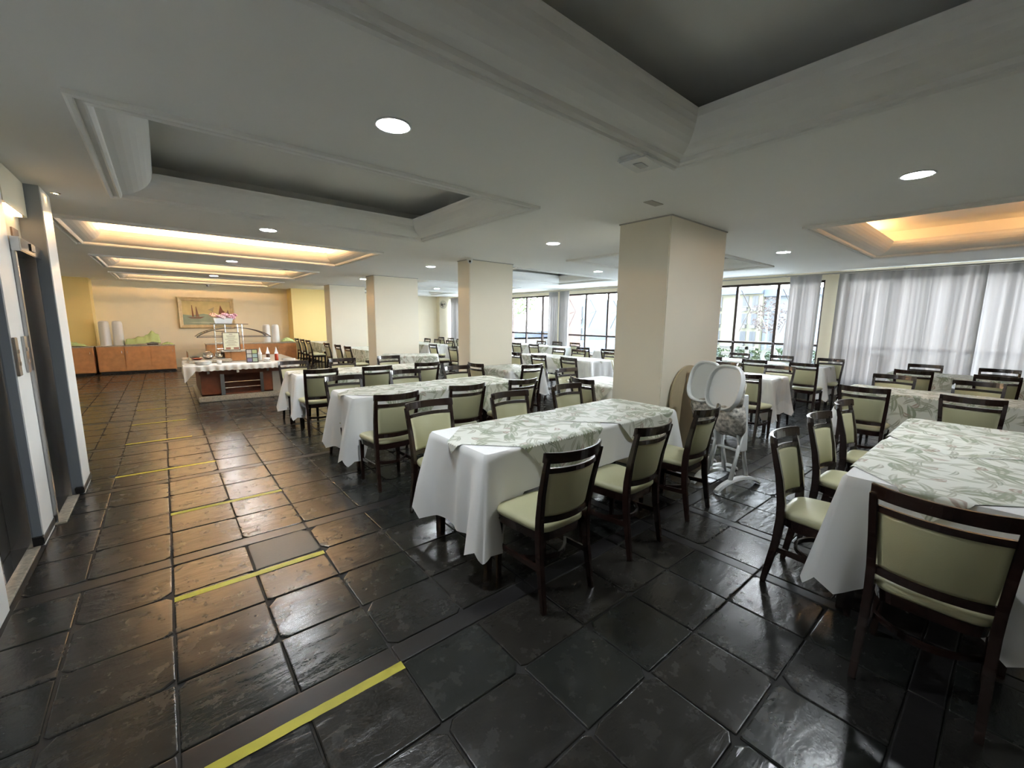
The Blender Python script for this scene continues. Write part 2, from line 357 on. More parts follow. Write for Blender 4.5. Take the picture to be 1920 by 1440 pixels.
# ---------------------------------------------------------------- ceiling with coffers
TR = [(-.19, 2.63, -.52, 1.52, 0), (-.19, 2.63, 2.96, 5.01, 0), (-.77, 2.62, 6.43, 8.43, 1), (-.78, 2.66, 10.0, 12.0, 1), (-.80, 2.68, 13.5, 15.5, 1),
      (5.38, 8.36, -.5, 1.53, 1), (5.38, 8.40, 3.0, 4.93, 0), (5.38, 8.38, 6.35, 8.15, 0), (5.4, 8.4, 9.9, 11.8, 0), (5.4, 8.4, 13.4, 15.3, 0), (-.19, 2.63, -3.9, -2.0, 0), (5.38, 8.36, -3.9, -2.0, 0)]
cb = MB()
gx = sorted({XL-.1, XE+.2}|{t[0] for t in TR}|{t[1] for t in TR}); gy = sorted({YS-.1, YN+.2}|{t[2] for t in TR}|{t[3] for t in TR})
for i in range(len(gx)-1):
    for k in range(len(gy)-1):
        mx_, my_ = (gx[i]+gx[i+1])/2, (gy[k]+gy[k+1])/2
        if any(t[0] < mx_ < t[1] and t[2] < my_ < t[3] for t in TR): continue
        cb.add([(gx[i], gy[k], CZ), (gx[i+1], gy[k], CZ), (gx[i+1], gy[k+1], CZ), (gx[i], gy[k+1], CZ)], [(0, 1, 2, 3)])
UZ = 2.93
for x0, x1, y0, y1, lit in TR:     # recess: side walls set back behind the lip, and the raised panel
    e = .16 if lit else .30; a, b, c, d = x0-e, x1+e, y0-e, y1+e
    v = [(a, c), (b, c), (b, d), (a, d)]
    cb.add([(*p, CZ+.15) for p in v]+[(*p, UZ) for p in v], [(0, 1, 5, 4), (1, 2, 6, 5), (2, 3, 7, 6), (3, 0, 4, 7), (4, 5, 6, 7)])
cb.add([(XL-.1, YS-.1, UZ+.1), (XE+.2, YS-.1, UZ+.1), (XE+.2, YN+.2, UZ+.1), (XL-.1, YN+.2, UZ+.1)], [(0, 1, 2, 3)])
struct('ceiling', cb, M['ceil'], fixn=False)
prof = [(-.075, CZ), (-.075, CZ-.022), (-.062, CZ-.03), (-.045, CZ-.022), (-.042, CZ-.008), (-.015, CZ-.006), (-.012, CZ-.020), (0, CZ-.028), (.014, CZ-.018), (.018, CZ+.004)]
prof += [(.018+.205*math.sin(t*PI/16), CZ+.004+.15*(1-math.cos(t*PI/16))) for t in range(1, 9)]
prof += [(.228, CZ+.168), (.20, CZ+.168), (-.16, CZ+.172), (-.31, CZ+.173)]
for i, (x0, x1, y0, y1, lit) in enumerate(TR):
    mb = MB()
    rings = [[(x0+d, y0+d, z), (x1-d, y0+d, z), (x1-d, y1-d, z), (x0+d, y1-d, z)] for d, z in prof]
    mb.loft(rings, cap=False)
    o = struct('trim_%d' % (i+1), mb, M['ceil'], fixn=False)
    for poly in o.data.polygons: poly.use_smooth = False
# amber fluorescent tubes lying in the lit coves
for i, (x0, x1, y0, y1, lit) in enumerate(TR):
    if not lit: continue
    for s_, yy in ((1, y1+.03), (-1, y0-.03)):
        for q in (0, 1):
            L0 = x0+.25+q*(x1-x0)*.47; 
            t = thing('cove_light', '%s amber tube behind the %s lip of the %s ceiling coffer' % ('left' if q == 0 else 'right', 'far' if s_ > 0 else 'near', ['', '', 'first lit left', 'second lit left', 'last lit left', 'lit right-hand'][i]), 'light', (L0, yy, CZ+.18), 0, 'amber cove tubes')
            ln = (x1-x0)*.40
            MB().tube([(0, 0, .035), (ln, 0, .035)], .014).obj('tube', M['amber_tube'] if x0 < 3 else M['amber_dim'], t)
            MB().box(-.03, ln+.03, -.02, .02, 0, .02).obj('batten', M['white_paint'], t)

# ---------------------------------------------------------------- walls
def wallbox(name, *b, m='cream'): return struct(name, MB().box(*b), M[m])
wallbox('wall_north', XL, XE+.2, 16.7, 16.85, -.1, CZ+.02, m='cream')
wallbox('wall_north_pier_left', XL, -1.45, 16.05, 16.7, -.1, CZ+.01, m='yellow')
wallbox('wall_north_pier_right', 3.46, 5.3, 16.05, 16.7, -.1, CZ+.01, m='yellow')
wallbox('wall_north_pier_corner', 9.45, 10.1, 16.45, 16.7, -.1, CZ+.01, m='cream')
wallbox('wall_south', XW-.3, XE+.2, YS-.15, YS, -.1, CZ+.02, m='cream')
wallbox('wall_left_rear', XL-.15, XL, 5.5, 16.85, -.1, CZ+.02, m='cream')
wallbox('wall_left_return', XL-.15, -1.15, 5.42, 5.6, -.1, CZ+.02, m='white_paint')
def column(n, x0, x1, y0, y1, lab):
    o = struct('column', MB().box(x0, x1, y0, y1, -.05, CZ+.01), M['column'], bevel=.008)
    MB().box(x0-.006, x1+.006, y0-.006, y1+.006, CZ-.012, CZ+.002).obj('top_bead', M['rope'], o)
    return o
column(1, 3.81, 4.99, 2.24, 2.83, ''); column(2, 4.05, 5.0, 6.03, 6.40, ''); column(3, 3.86, 4.98, 9.72, 10.22, ''); column(4, 3.93, 5.0, 13.35, 13.9, '')

# lift wall on the left: pillars, lintels, doors
lw = MB()
lw.box(-1.15, -.665, 5.10, 5.52, -.05, CZ+.01)
o = struct('wall_left', lw, [M['white_paint']], bevel=.012)
struct('wall_left_pillar', MB().box(-1.15, -.755, 4.08, 4.43, -.05, CZ+.01), M['white_paint'], bevel=.01)
struct('wall_left_pillar', MB().box(-1.15, -.765, 2.9, 3.27, -.05, CZ+.01), M['white_paint'], bevel=.01)
struct('wall_left_pillar', MB().box(-1.15, -.765, YS, .6, -.05, CZ+.01).box(-1.15, -.765, .6, 2.9, 2.1, CZ+.01).box(-1.15, -1.0, .6, 2.9, -.05, 2.1), M['white_paint'])
for y0, y1 in ((4.43, 5.10), (3.27, 4.08)):
    struct('wall_left_lintel', MB().box(-1.15, -.752, y0, y1, 2.31, CZ+.01).box(-1.15, -.80, y0, y1, 2.09, 2.31), M['cream'])
struct('wall_left_back', MB().box(-1.3, -1.15, YS, 5.6, -.05, CZ+.01), M['white_paint'])
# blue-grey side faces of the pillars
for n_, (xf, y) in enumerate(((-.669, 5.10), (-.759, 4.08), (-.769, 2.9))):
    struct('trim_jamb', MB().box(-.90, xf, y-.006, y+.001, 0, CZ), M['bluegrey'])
def lift(x, y0, y1, lab, n):
    d = thing('lift_door', lab, 'elevator door', (x, (y0+y1)/2, 0)); hw = (y1-y0)/2
    MB().box(-.16, -.0, hw-.045, hw, .012, 1.99).obj('jamb', M['steel'], d, bevel=.004)
    MB().box(-.16, -.0, -hw, -hw+.045, .012, 1.99).obj('jamb', M['steel'], d, bevel=.004)
    MB().box(-.16, .03, -hw, hw, 1.99, 2.085).obj('header', M['chrome'], d, bevel=.006)
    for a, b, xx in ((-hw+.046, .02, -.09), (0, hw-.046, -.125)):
        MB().box(xx, xx+.028, a, b, .03, 1.989).obj('door_panel', M['steel'] if a < -.1 else M['steel_shade'], d, bevel=.003)
    MB().box(.031, .037, -.06, .07, 2.02, 2.07).obj('floor_display', M['black'], d)
    MB().box(-.15, -.02, -hw+.046, hw-.046, .013, .028).obj('sill', M['chrome'], d)
lift(-.735, 4.436, 5.092, 'brushed steel lift door between the two white pillars, chrome header above', 1)
lift(-.80, 3.276, 4.072, 'nearest steel lift door at the left edge of the hall', 2)
for y0, y1, l in ((4.43, 5.36, 'speckled granite threshold strip before the lift by the end pillar'), (3.26, 4.06, 'speckled granite threshold strip before the nearest lift')):
    tag(MB().box(-.98, -.695 if y0 > 4.2 else -.77, y0+.004, y1-.27 if y0 > 4.2 else y1-.005, -.004, .011).obj('threshold', M['granite'], bevel=.003), l, 'threshold')
for x, y, l in ((-.668, 5.36, 'end pillar'), (-.758, 4.255, 'middle pillar')):
    tag(MB().box(x-.05, x+.008, (5.07 if x > -.72 else 4.045), (5.56 if x > -.72 else 4.435), .012, .07).obj('skirting_block', M['black'], bevel=.006), 'black skirting block at the foot of the %s by the lifts' % l, 'skirting')
for y, l in ((4.12, 'on the nearer white pillar left of the lift door'), (4.36, 'closest to the lift with the chrome header')):
    t = thing('call_panel', 'slim steel lift call panel %s' % l, 'call panel', (-.752, y, 1.16))
    MB().box(-.002, .012, -.035, .035, 0, .25).obj('face_plate', M['steel'], t, bevel=.003)
    for z in (.08, .16): MB().box(.012, .018, -.012, .012, z-.012, z+.012).obj('button', M['chrome'], t)
t = thing('lintel_light', 'warm strip light glowing above the lift door', 'light', (-.775, 4.74, 2.305))
MB().box(-.02, .02, -.24, .2, -.018, 0).obj('diffuser', M['warm_lamp'], t)
MB().box(-.024, .022, -.26, .22, -.0, .004).obj('housing', M['steel'], t)
tag(MB().box(-.80, -.79, 4.78, 4.96, 2.11, 2.19).obj('notice_plate', mat('notice', (.22, .16, .13), .5)), 'small brown plaque on the lintel above the lift', 'plaque')
# wall lamp wash on end pillar comes from a small ceiling spot
t = thing('pillar_spot', 'small warm spot lamp beside the end pillar', 'light', (-.60, 5.30, CZ-.0))
MB().lathe([(.03, 0), (.034, -.004), (.026, -.01), (.02, -.002)], n=14).obj('bezel', M['chrome'], t)
MB().lathe([(.001, -.004), (.019, -.004), (.019, -.001)], n=12).obj('lens', mat('spot_lens', (1, .8, .5), .5, emit=(1, .7, .35), estr=45), t)

# ---------------------------------------------------------------- window wall
PIL = [-4.4, -1.2, 2.40, 6.02, 9.65, 13.25, 16.6]
struct('wall_right_sill', MB().box(XE, XE+.16, YS-.1, YN+.1, -.1, .50), M['cream'])
struct('wall_right_lintel', MB().box(XE-.02, XE+.16, YS-.1, YN+.1, 2.42, CZ+.01), M['cream'])
for y in PIL: struct('wall_right_pilaster', MB().box(XE-.05, XE+.16, y-.14, y+.14, -.1, 2.43), M['cream'])
for bi in range(len(PIL)-1):
    y0, y1 = PIL[bi]+.14, PIL[bi+1]-.14; n = 4; st = (y1-y0)/n
    off = 0
    w_ = bpy.data.objects.new('window_%d' % (bi+1), None); link(w_); w_.location = (XE+.08, y0, .5); w_['kind'] = 'structure'
    L_ = y1-y0; fm = MB()
    fm.box(-.03, .03, 0, L_, 0, .05).box(-.03, .03, 0, L_, 1.87, 1.92).box(-.03, .03, 0, .05, 0, 1.92).box(-.03, .03, L_-.05, L_, 0, 1.92)
    fm.obj('frame', M['dark'], w_)
    for k in range(1, n):
        MB().box(-.035, .035, k*st-.028, k*st+.028, .05, 1.87).obj('mullion', M['dark'], w_)
    MB().box(-.032, .032, .05, L_-.05, .60, .65).obj('transom', M['dark'], w_)
    for k in range(n):
        MB().box(-.003, .003, k*st+.03, (k+1)*st-.03, .05, .60).obj('pane', M['glass'], w_)
        MB().box(-.003, .003, k*st+.03, (k+1)*st-.03, .65, 1.87).obj('pane', M['glass'], w_)
        sy = (k+1)*st-.06
        MB().tube([(.03, sy, 1.80), (.20, sy-.16, 1.38), (.03, sy-.02, .86)], .008, 6).tube([(.20, sy-.16, 1.38), (.04, sy-.03, 1.30)], .006, 5).obj('stay_arm', M['dark'], w_)
        MB().blob((-.05, (k+1)*st, .62), .028, 6).obj('knob', M['dark'], w_)
# rail and curtains
XC = 9.96
t = thing('curtain_rail', 'long metal curtain rail under the ceiling along the window wall', 'curtain rail', (XC, YS, 2.515))
MB().tube([(0, .05, 0), (0, 20.9, 0)], .014, 8).obj('rod', M['rope'], t)
y = .4
while y < 20.8:
    MB().box(-.008, .10, y-.012, y+.012, -.01, .02).obj('bracket', M['rope'], t); y += 1.8
def curtain(y0, y1, lab, folds, amp=.045, seed=1, group='sheer white curtains on the window wall'):
    rc = random.Random(seed); n = max(16, int(abs(y1-y0)*42)); P = []
    ph = [rc.uniform(0, 6.28) for _ in range(4)]
    for i in range(n+1):
        u = i/n; y_ = y0+(y1-y0)*u
        a = math.sin(u*folds*6.28+ph[0]+1.3*math.sin(u*folds*1.7+ph[1]))*.75+math.sin(u*folds*2.37*6.28+ph[2])*.3
        row = []
        for k, z in enumerate((2.50, 2.46, 2.40, 2.1, 1.6, 1.0, .45, .03)):
            g_ = .35 if k < 2 else (.6 if k == 2 else 1+.12*(k-3))
            sway = .012*math.sin(ph[3]+k*.8+u*7)
            row.append((XC+amp*g_*a+sway*(k > 2), y_+.010*g_*math.cos(u*folds*6.28*1.6+ph[2])+.012*math.sin(ph[0]+u*9)*(k/7), z))
        P.append(row)
    o = MB().grid(P).obj('sheer_curtain', M['sheer'], smooth=True, fixn=False)
    at = o.data.attributes.new('gather', 'FLOAT', 'POINT'); vals = []; r3 = [rc.uniform(0, 6.28) for _ in range(5)]
    for i in range(n+1):
        u = (y0+(y1-y0)*i/n)*3.1; d = .42+.42*math.sin(u*6.1+r3[0]+1.4*math.sin(u*1.3+r3[1]))+.26*math.sin(u*16.7+r3[2]+2*math.sin(u*2.1+r3[3]))+.22*math.sin(u*31+r3[4])
        vals += [min(1, max(0, d))]+[min(1, max(0, d))]+[min(1, max(0, d))]*6
    at.data.foreach_set('value', vals)
    return tag(o, lab, 'curtain', group)
curtain(2.30, .42, 'sheer white curtain drawn just right of the beige pilaster', 11, seed=2)
curtain(.44, -1.6, 'sheer white curtain at the right edge of the photo behind the tables', 12, seed=3)
curtain(-1.58, -4.3, 'sheer white curtain beyond the right edge of the photo', 14, seed=4)
curtain(3.12, 2.58, 'sheer white curtain gathered between the window and the beige pilaster', 6, seed=5)
curtain(9.62, 9.20, 'white curtain gathered at the right of the far pilaster', 4, .04, 6)
curtain(10.12, 9.70, 'white curtain gathered at the left of the far pilaster', 4, .04, 7)
curtain(16.35, 15.55, 'white curtain in the far corner of the hall', 6, .04, 8)
curtain(6.5, 6.08, 'white curtain gathered behind the broad column', 4, .04, 9)

# ---------------------------------------------------------------- outside
struct('ground', MB().box(10.5, 120, -60, 120, -6.2, -6), mat('asphalt', (.45, .45, .43), .9))
struct('terrace', MB().box(10.26, 11.6, -6, 18, -.3, -.05), mat('terrace_floor', (.80, .78, .74), .8))
for y in (9.75, 13.3, 6.1, 17.0): tag(MB().box(10.30, 11.05, y-.12, y+.12, -.2, 3.2).obj('facade_fin', M['pink'], bevel=.01), {9.75: 'salmon pink facade fin outside the middle windows', 13.3: 'salmon pink facade fin outside the farthest windows', 6.1: 'salmon pink facade fin hidden behind the broad column', 17.0: 'salmon pink facade fin at the end of the terrace'}[y], 'facade fin')
t = thing('planter', 'long terracotta planter outside the window under the white letters', 'planter', (11.35, 3.9, -.05))
MB().box(-.16, .16, -2.6, 2.6, 0, .55).box(-.18, .18, -2.62, 2.62, .55, .60).obj('trough', mat('terracotta', (.10, .040, .02), .8, var=.2), t)
leafm = mat('leaf_green', (.028, .052, .012), .55, var=.4, vscale=9)
def shrub(c, r, n, name, lab, cat, m_, sz=.07, grp=None, seed=1, trunk=None):
    rs = random.Random(seed); t_ = thing(name, lab, cat, c, 0, grp); mb = MB()
    for _ in range(n):
        u = rs.uniform(-1, 1); a = rs.uniform(0, 2*PI); q = r[0]*math.sqrt(1-u*u)*rs.uniform(.55, 1)
        p = Vector((q*math.cos(a), q*math.sin(a)*r[1]/r[0], r[2]+r[2]*.9*u*rs.uniform(.6, 1)))
        d = Vector((rs.uniform(-1, 1), rs.uniform(-1, 1), rs.uniform(-.6, .8))).normalized(); e = d.cross(Vector((rs.uniform(-1, 1), rs.uniform(-1, 1), .3))).normalized()
        s1 = sz*rs.uniform(.7, 1.3); mb.add([p-d*s1, p+e*s1*.35, p+d*s1, p-e*s1*.35], [(0, 1, 2, 3)])
    mb.obj('foliage', m_, t_, fixn=False)
    if trunk: MB().tube([(0, 0, -trunk[1]), (0, 0, r[2]*.6)], [trunk[0], trunk[0]*.5], 7).tube([(0, 0, r[2]*.2), (r[0]*.5, r[1]*.2, r[2]*1.2)], [trunk[0]*.5, .02], 5).tube([(0, 0, r[2]*.3), (-r[0]*.4, r[1]*.4, r[2]*1.4)], [trunk[0]*.5, .02], 5).obj('trunk', mat('bark', (.16, .12, .09), .9), t_)
    return t_
for i, y in enumerate((2.0, 2.9, 3.7, 4.5, 5.4)):
    shrub((11.62, y, .50), (.30, .5, .24), 420, 'shrub', 'leafy green plant in the terracotta planter, %s from the curtain' % ['hidden first', 'second', 'third', 'fourth', 'fifth'][i], 'plant', leafm, .06, 'planter plants', i+20)
lm = mat('letter_white', (.30, .30, .29), .4)
def letter(ch, y):
    t_ = MB(); h, w2, s_, d = .40, .17, .075, .03
    if ch == 'H': t_.box(-d, d, -w2, -w2+s_, 0, h).box(-d, d, w2-s_, w2, 0, h).box(-d, d, -w2, w2, h/2-s_/2, h/2+s_/2)
    if ch == 'T': t_.box(-d, d, -w2, w2, h-s_, h).box(-d, d, -s_/2, s_/2, 0, h)
    if ch == 'E': t_.box(-d, d, -w2, -w2+s_, 0, h).box(-d, d, -w2, w2, h-s_, h).box(-d, d, -w2, w2, 0, s_).box(-d, d, -w2, w2*.7, h/2-s_/2, h/2+s_/2)
    if ch == 'L': t_.box(-d, d, -w2, -w2+s_, 0, h).box(-d, d, -w2, w2, 0, s_)
    if ch == 'O':
        rs = []
        for k in range(29):
            a = 2*PI*k/28; c_, s2 = math.cos(a), math.sin(a)
            rs.append([(xx, c_*(w2+.02-q), h/2+s2*(h/2-q)) for xx, q in ((-d, 0), (d, 0), (d, s_), (-d, s_))])
        t_.loft(rs, cap=False)
    o = t_.obj('sign_letter', lm); o.location = (11.13, y, .583)
    return tag(o, 'white raised letter %s of the sign above the planter, seen from behind' % ch, 'letter', 'letters of the outdoor sign')
for ch, y in zip('HOTEL', (3.25, 3.76, 4.27, 4.76, 5.22)): letter(ch, y)
tag(MB().box(11.10, 11.19, 2.9, 5.6, .545, .583).obj('sign_rail', lm), 'white rail that carries the sign letters on the planter', 'rail')
wd = mat('far_window', (.022, .026, .03), .5); acm = mat('ac_unit', (.05, .05, .049), .6); fcb = mat('roof_band', (.045, .055, .075), .8)
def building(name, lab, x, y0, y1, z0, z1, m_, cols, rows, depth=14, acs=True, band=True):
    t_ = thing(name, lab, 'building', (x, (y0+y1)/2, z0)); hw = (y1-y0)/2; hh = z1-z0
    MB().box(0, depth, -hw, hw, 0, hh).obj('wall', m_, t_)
    if band: MB().box(-.6, depth+.6, -hw, hw, hh-.15, hh+.55).obj('roof', fcb, t_)
    for c_ in cols:
        for r_ in rows:
            a, b = c_-(y0+y1)/2, r_-z0
            f = MB().box(-.10, .02, a-.30, a+.30, b-.55, b+.55).box(-.14, .02, a-.36, a+.36, b-.65, b-.55).obj('window', acm, t_)
            MB().box(-.12, -.09, a-.26, a-.02, b-.50, b+.50).box(-.12, -.09, a+.02, a+.26, b-.50, b+.50).obj('pane', wd, f)
            if acs: MB().box(-.45, 0, a-.28, a+.22, b-1.05, b-.70).obj('air_conditioner', acm, t_)
    return t_
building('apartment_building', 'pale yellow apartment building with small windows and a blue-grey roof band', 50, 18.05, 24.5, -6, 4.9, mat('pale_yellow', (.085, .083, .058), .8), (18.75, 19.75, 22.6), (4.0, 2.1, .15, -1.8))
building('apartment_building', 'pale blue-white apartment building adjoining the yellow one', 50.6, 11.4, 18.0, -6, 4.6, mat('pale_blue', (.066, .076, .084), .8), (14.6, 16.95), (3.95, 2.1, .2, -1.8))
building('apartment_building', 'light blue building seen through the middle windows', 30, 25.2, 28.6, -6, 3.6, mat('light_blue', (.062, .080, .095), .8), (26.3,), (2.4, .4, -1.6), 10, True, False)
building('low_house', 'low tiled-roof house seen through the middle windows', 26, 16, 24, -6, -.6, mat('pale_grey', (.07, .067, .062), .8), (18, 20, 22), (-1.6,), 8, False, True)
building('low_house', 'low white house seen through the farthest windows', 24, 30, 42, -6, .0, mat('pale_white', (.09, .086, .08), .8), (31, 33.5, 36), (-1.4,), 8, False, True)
green2 = mat('tree_green', (.05, .08, .022), .7, var=.4, vscale=1.5); twig = mat('twig', (.035, .025, .022), .9)
shrub((21, 27.5, 1.0), (3.2, 4.2, 2.1), 620, 'tree', 'bushy green tree outside the farthest windows', 'tree', green2, .22, None, 41, (.18, 7))
shrub((15.5, 33.5, .4), (2.6, 2.6, 2.0), 360, 'tree', 'smaller green tree left of the bushy one', 'tree', green2, .22, None, 42, (.15, 6.4))
shrub((34, 11.8, .6), (1.3, 1.3, 1.5), 500, 'tree', 'small bare reddish tree before the pale apartment buildings', 'tree', twig, .12, None, 43, (.07, 6.6))
# ---------------------------------------------------------------- downlights and ceiling fittings
DL = [(1.03, 2.25), (1.04, 5.74), (1.06, 9.3), (1.06, 12.8), (4.06, .575), (4.06, 4.07), (4.07, 7.39), (4.05, 10.87), (4.1, 14.2), (6.95, 2.30), (6.95, 5.65), (6.97, 9.0), (6.98, 12.31)]
def downlight(lab):
    t = thing('downlight', lab, 'light', (0, 0, CZ))
    MB().lathe([(.095, 0), (.098, -.004), (.090, -.008), (.082, -.006), (.080, 0)], n=28).obj('rim', M['white_plastic'], t, smooth=True)
    MB().lathe([(.001, -.004), (.081, -.004), (.081, -.001)], n=24).obj('lens', M['downlight'], t)
    return t
dlab = ['nearest round downlight, above the aisle before the lifts', 'second round downlight along the aisle, between the dark coffer and the amber one', 'third round downlight along the aisle', 'farthest round downlight along the aisle, near the buffet',
  'round downlight at the right, over the nearest right-hand table', 'round downlight between the broad column and the second column', 'round downlight just left of the second column', 'round downlight beside the third column', 'round downlight beside the fourth column',
  'round downlight right of the broad column', 'round downlight left of the broad column, towards the windows', 'round downlight hidden by the second column', 'farthest round downlight, between the second and third columns']
d0 = downlight(dlab[0]); d0.location = (*DL[0], CZ)
for (x, y), l in zip(DL[1:], dlab[1:]):
    c = copy_tree(d0); c.location = (x, y, CZ); c['label'] = l
for o in S.objects:
    if o.name.startswith('downlight'): o['group'] = 'round ceiling downlights'
t = thing('emergency_light', 'square white emergency light box on the ceiling before the broad column', 'emergency light', (2.42, 1.66, CZ), .12)
MB().box(-.13, .13, -.10, .10, -.035, 0).obj('housing', M['white_plastic'], t, bevel=.012)
MB().box(-.05, .05, -.03, .03, -.039, -.034).obj('lens', mat('grey_lens', (.45, .47, .48), .2), t, bevel=.002)
for px, py, l in ((3.36, 2.14, 'small ceiling hatch by the broad column'),):
    tag(MB().box(px-.10, px+.08, py-.03, py+.05, CZ-.006, CZ).obj('ceiling_hatch', M['rope']), l, 'hatch')
def camera_dome(x, y, z, lab):
    t = thing('security_camera', lab, 'camera', (x, y, z))
    MB().lathe([(.05, 0), (.052, -.02), (.045, -.03)], n=16).obj('base', M['white_plastic'], t, smooth=True)
    MB().blob((0, -.01, -.05), .042).obj('eye', M['white_plastic'], t, smooth=True); MB().blob((-.02, -.04, -.058), .018).obj('lens', M['black'], t, smooth=True)
camera_dome(4.0, 5.95, CZ, 'small white security camera on the ceiling by the second column')
camera_dome(1.15, 16.0, CZ, 'small dark security camera high on the far wall')
camera_dome(6.0, 2.8, CZ, 'tiny security camera right of the broad column')
t = thing('wall_fan', 'small round wall fan high in the far corner', 'fan', (9.55, 16.43, 2.22))
MB().tube([(0, 0, 0), (0, -.10, 0)], .04).obj('motor', M['dark'], t)
mb = MB()
for r_ in (.06, .11, .16): mb.tube([(r_*math.cos(2*PI*k/20), -.14, r_*math.sin(2*PI*k/20)) for k in range(21)], .006, 5)
mb.obj('guard', M['dark'], t)
mb = MB()
for k in range(3):
    a = 2*PI*k/3; mb.add([(0, -.12, 0), (.13*math.cos(a), -.11, .13*math.sin(a)), (.13*math.cos(a+.7), -.13, .13*math.sin(a+.7))], [(0, 1, 2)])
mb.obj('blade', M['rope'], t)

# ---------------------------------------------------------------- chair
def make_chair():
    t = thing('dining_chair', '', 'chair')
    for s in (-1, 1):
        MB().post([(s*.190, -.232, 0, .026, .030), (s*.187, -.212, .12, .030, .036), (s*.184, -.186, .28, .032, .042), (s*.183, -.176, .42, .033, .046), (s*.186, -.180, .52, .032, .043), (s*.193, -.200, .66, .031, .038), (s*.200, -.232, .80, .030, .032), (s*.203, -.248, .865, .028, .027)]).obj('back_post', M['wood'], t, bevel=.004)
        MB().post([(s*.186, .176, 0, .026, .026), (s*.186, .178, .10, .030, .030), (s*.186, .18, .40, .040, .040)]).obj('leg', M['wood'], t, bevel=.004)
        MB().bar([(s*.178, -.185, .225), (s*.180, 0, .215), (s*.183, .17, .215)], .032, .020).obj('stretcher', M['wood'], t, bevel=.003)
    def arc(hw, y, bow, z, n=12, tip=0): return [(hw*u, y-bow*(1-u*u)+tip*abs(u)**4, z) for u in [-1+2*i/n for i in range(n+1)]]
    MB().bar(arc(.176, -.02, .105, .222, 14), .028, .018).obj('rear_stretcher', M['wood'], t, bevel=.003)
    mb = MB(); n = 16; rings = []
    for i in range(n+1):
        u = -1+2*i/n; x = .216*u; yc = -.238-.058*(1-u*u)+.010*abs(u)**6; rings.append([(x, yc-.012, .842), (x, yc+.011, .842), (x, yc+.002, .898+.004*u*u), (x, yc-.018, .898+.004*u*u)])
    mb.loft(rings).obj('top_rail', M['wood'], t, bevel=.004, smooth=False)
    MB().bar(arc(.19, -.226, .050, .796), .028, .020).obj('cross_rail', M['wood'], t, bevel=.003)
    MB().bar(arc(.178, -.176, .042, .508), .036, .022).obj('lower_rail', M['wood'], t, bevel=.003)
    mb = MB(); P1 = []; 
    rows = [(.526, .167, -.178, .042), (.545, .169, -.180, .043), (.65, .178, -.196, .045), (.765, .184, -.220, .048), (.782, .185, -.223, .049)]
    def prow(z, hw, y, bow, off): return [(hw*u, y-bow*(1-u*u)+off*(1-abs(u)**8)**.5, z) for u in [-1+2*i/14 for i in range(15)]]
    front = [prow(z, hw, y, b, .014 if 0 < k < 4 else .004) for k, (z, hw, y, b) in enumerate(rows)]
    back = [prow(z, hw, y, b, -.011 if 0 < k < 4 else -.004) for k, (z, hw, y, b) in enumerate(rows)]
    rings = [f+b[::-1] for f, b in zip(front, back)]
    mb.loft(rings).obj('back_panel', M['vinyl'], t, smooth=True)
    # seat frame and cushion: rounded trapezoid outlines
    def outline(k, inset=0):
        pts = []
        for i in range(40):
            a = 2*PI*i/40; ca, sa = math.cos(a), math.sin(a); e = .36
            x = math.copysign(abs(ca)**e, ca); y = math.copysign(abs(sa)**e, sa)
            hw = (.198+.022*y)*k-inset; pts.append((x*hw, .012+y*(.205*k-inset)))
        return pts
    MB().loft([[(x, y, .372) for x, y in outline(.94)], [(x, y, .425) for x, y in outline(.97)]]).obj('seat_frame', M['wood'], t)
    prof_ = [(.97, .424), (1.0, .434), (1.01, .447), (.985, .460), (.93, .468), (.8, .474), (.5, .479), (.15, .480)]
    MB().loft([[(x, y, z) for x, y in outline(k)] for k, z in prof_]).obj('seat', M['vinyl'], t, smooth=True)
    return t
chair0 = make_chair(); used = [False]
def chair(x, y, d, lab, group):
    """x,y: middle of the top rail; d: facing, degrees (0 faces +Y, 90 faces -X, 180 faces -Y, -90 faces +X)"""
    c = chair0 if not used[0] else copy_tree(chair0); used[0] = True
    a = R(d); c.location = (x-math.sin(a)*.27, y+math.cos(a)*.27, 0); c.rotation_euler = (0, 0, a)
    c['label'] = lab; c['category'] = 'chair'; c['group'] = group; return c

# ---------------------------------------------------------------- tables
TH = .765
def make_table(lx, ly, name='dining_table'):
    t = thing(name, '', 'table'); a, b = lx/2, ly/2
    MB().box(-a, a, -b, b, TH-.03, TH).obj('tabletop', M['wood'], t, bevel=.004)
    MB().box(-a+.05, a-.05, -b+.04, -b+.062, TH-.10, TH-.03).box(-a+.05, a-.05, b-.062, b-.04, TH-.10, TH-.03).box(-a+.04, -a+.062, -b+.05, b-.05, TH-.10, TH-.03).box(a-.062, a-.04, -b+.05, b-.05, TH-.10, TH-.03).obj('apron', M['wood'], t)
    for sx in (-1, 1):
        for sy in (-1, 1):
            MB().post([(sx*(a-.045), sy*(b-.045), 0, .040, .040), (sx*(a-.045), sy*(b-.045), .66, .062, .062), (sx*(a-.045), sy*(b-.045), TH-.03, .062, .062)]).obj('leg', M['wood'], t, bevel=.004)
    return t
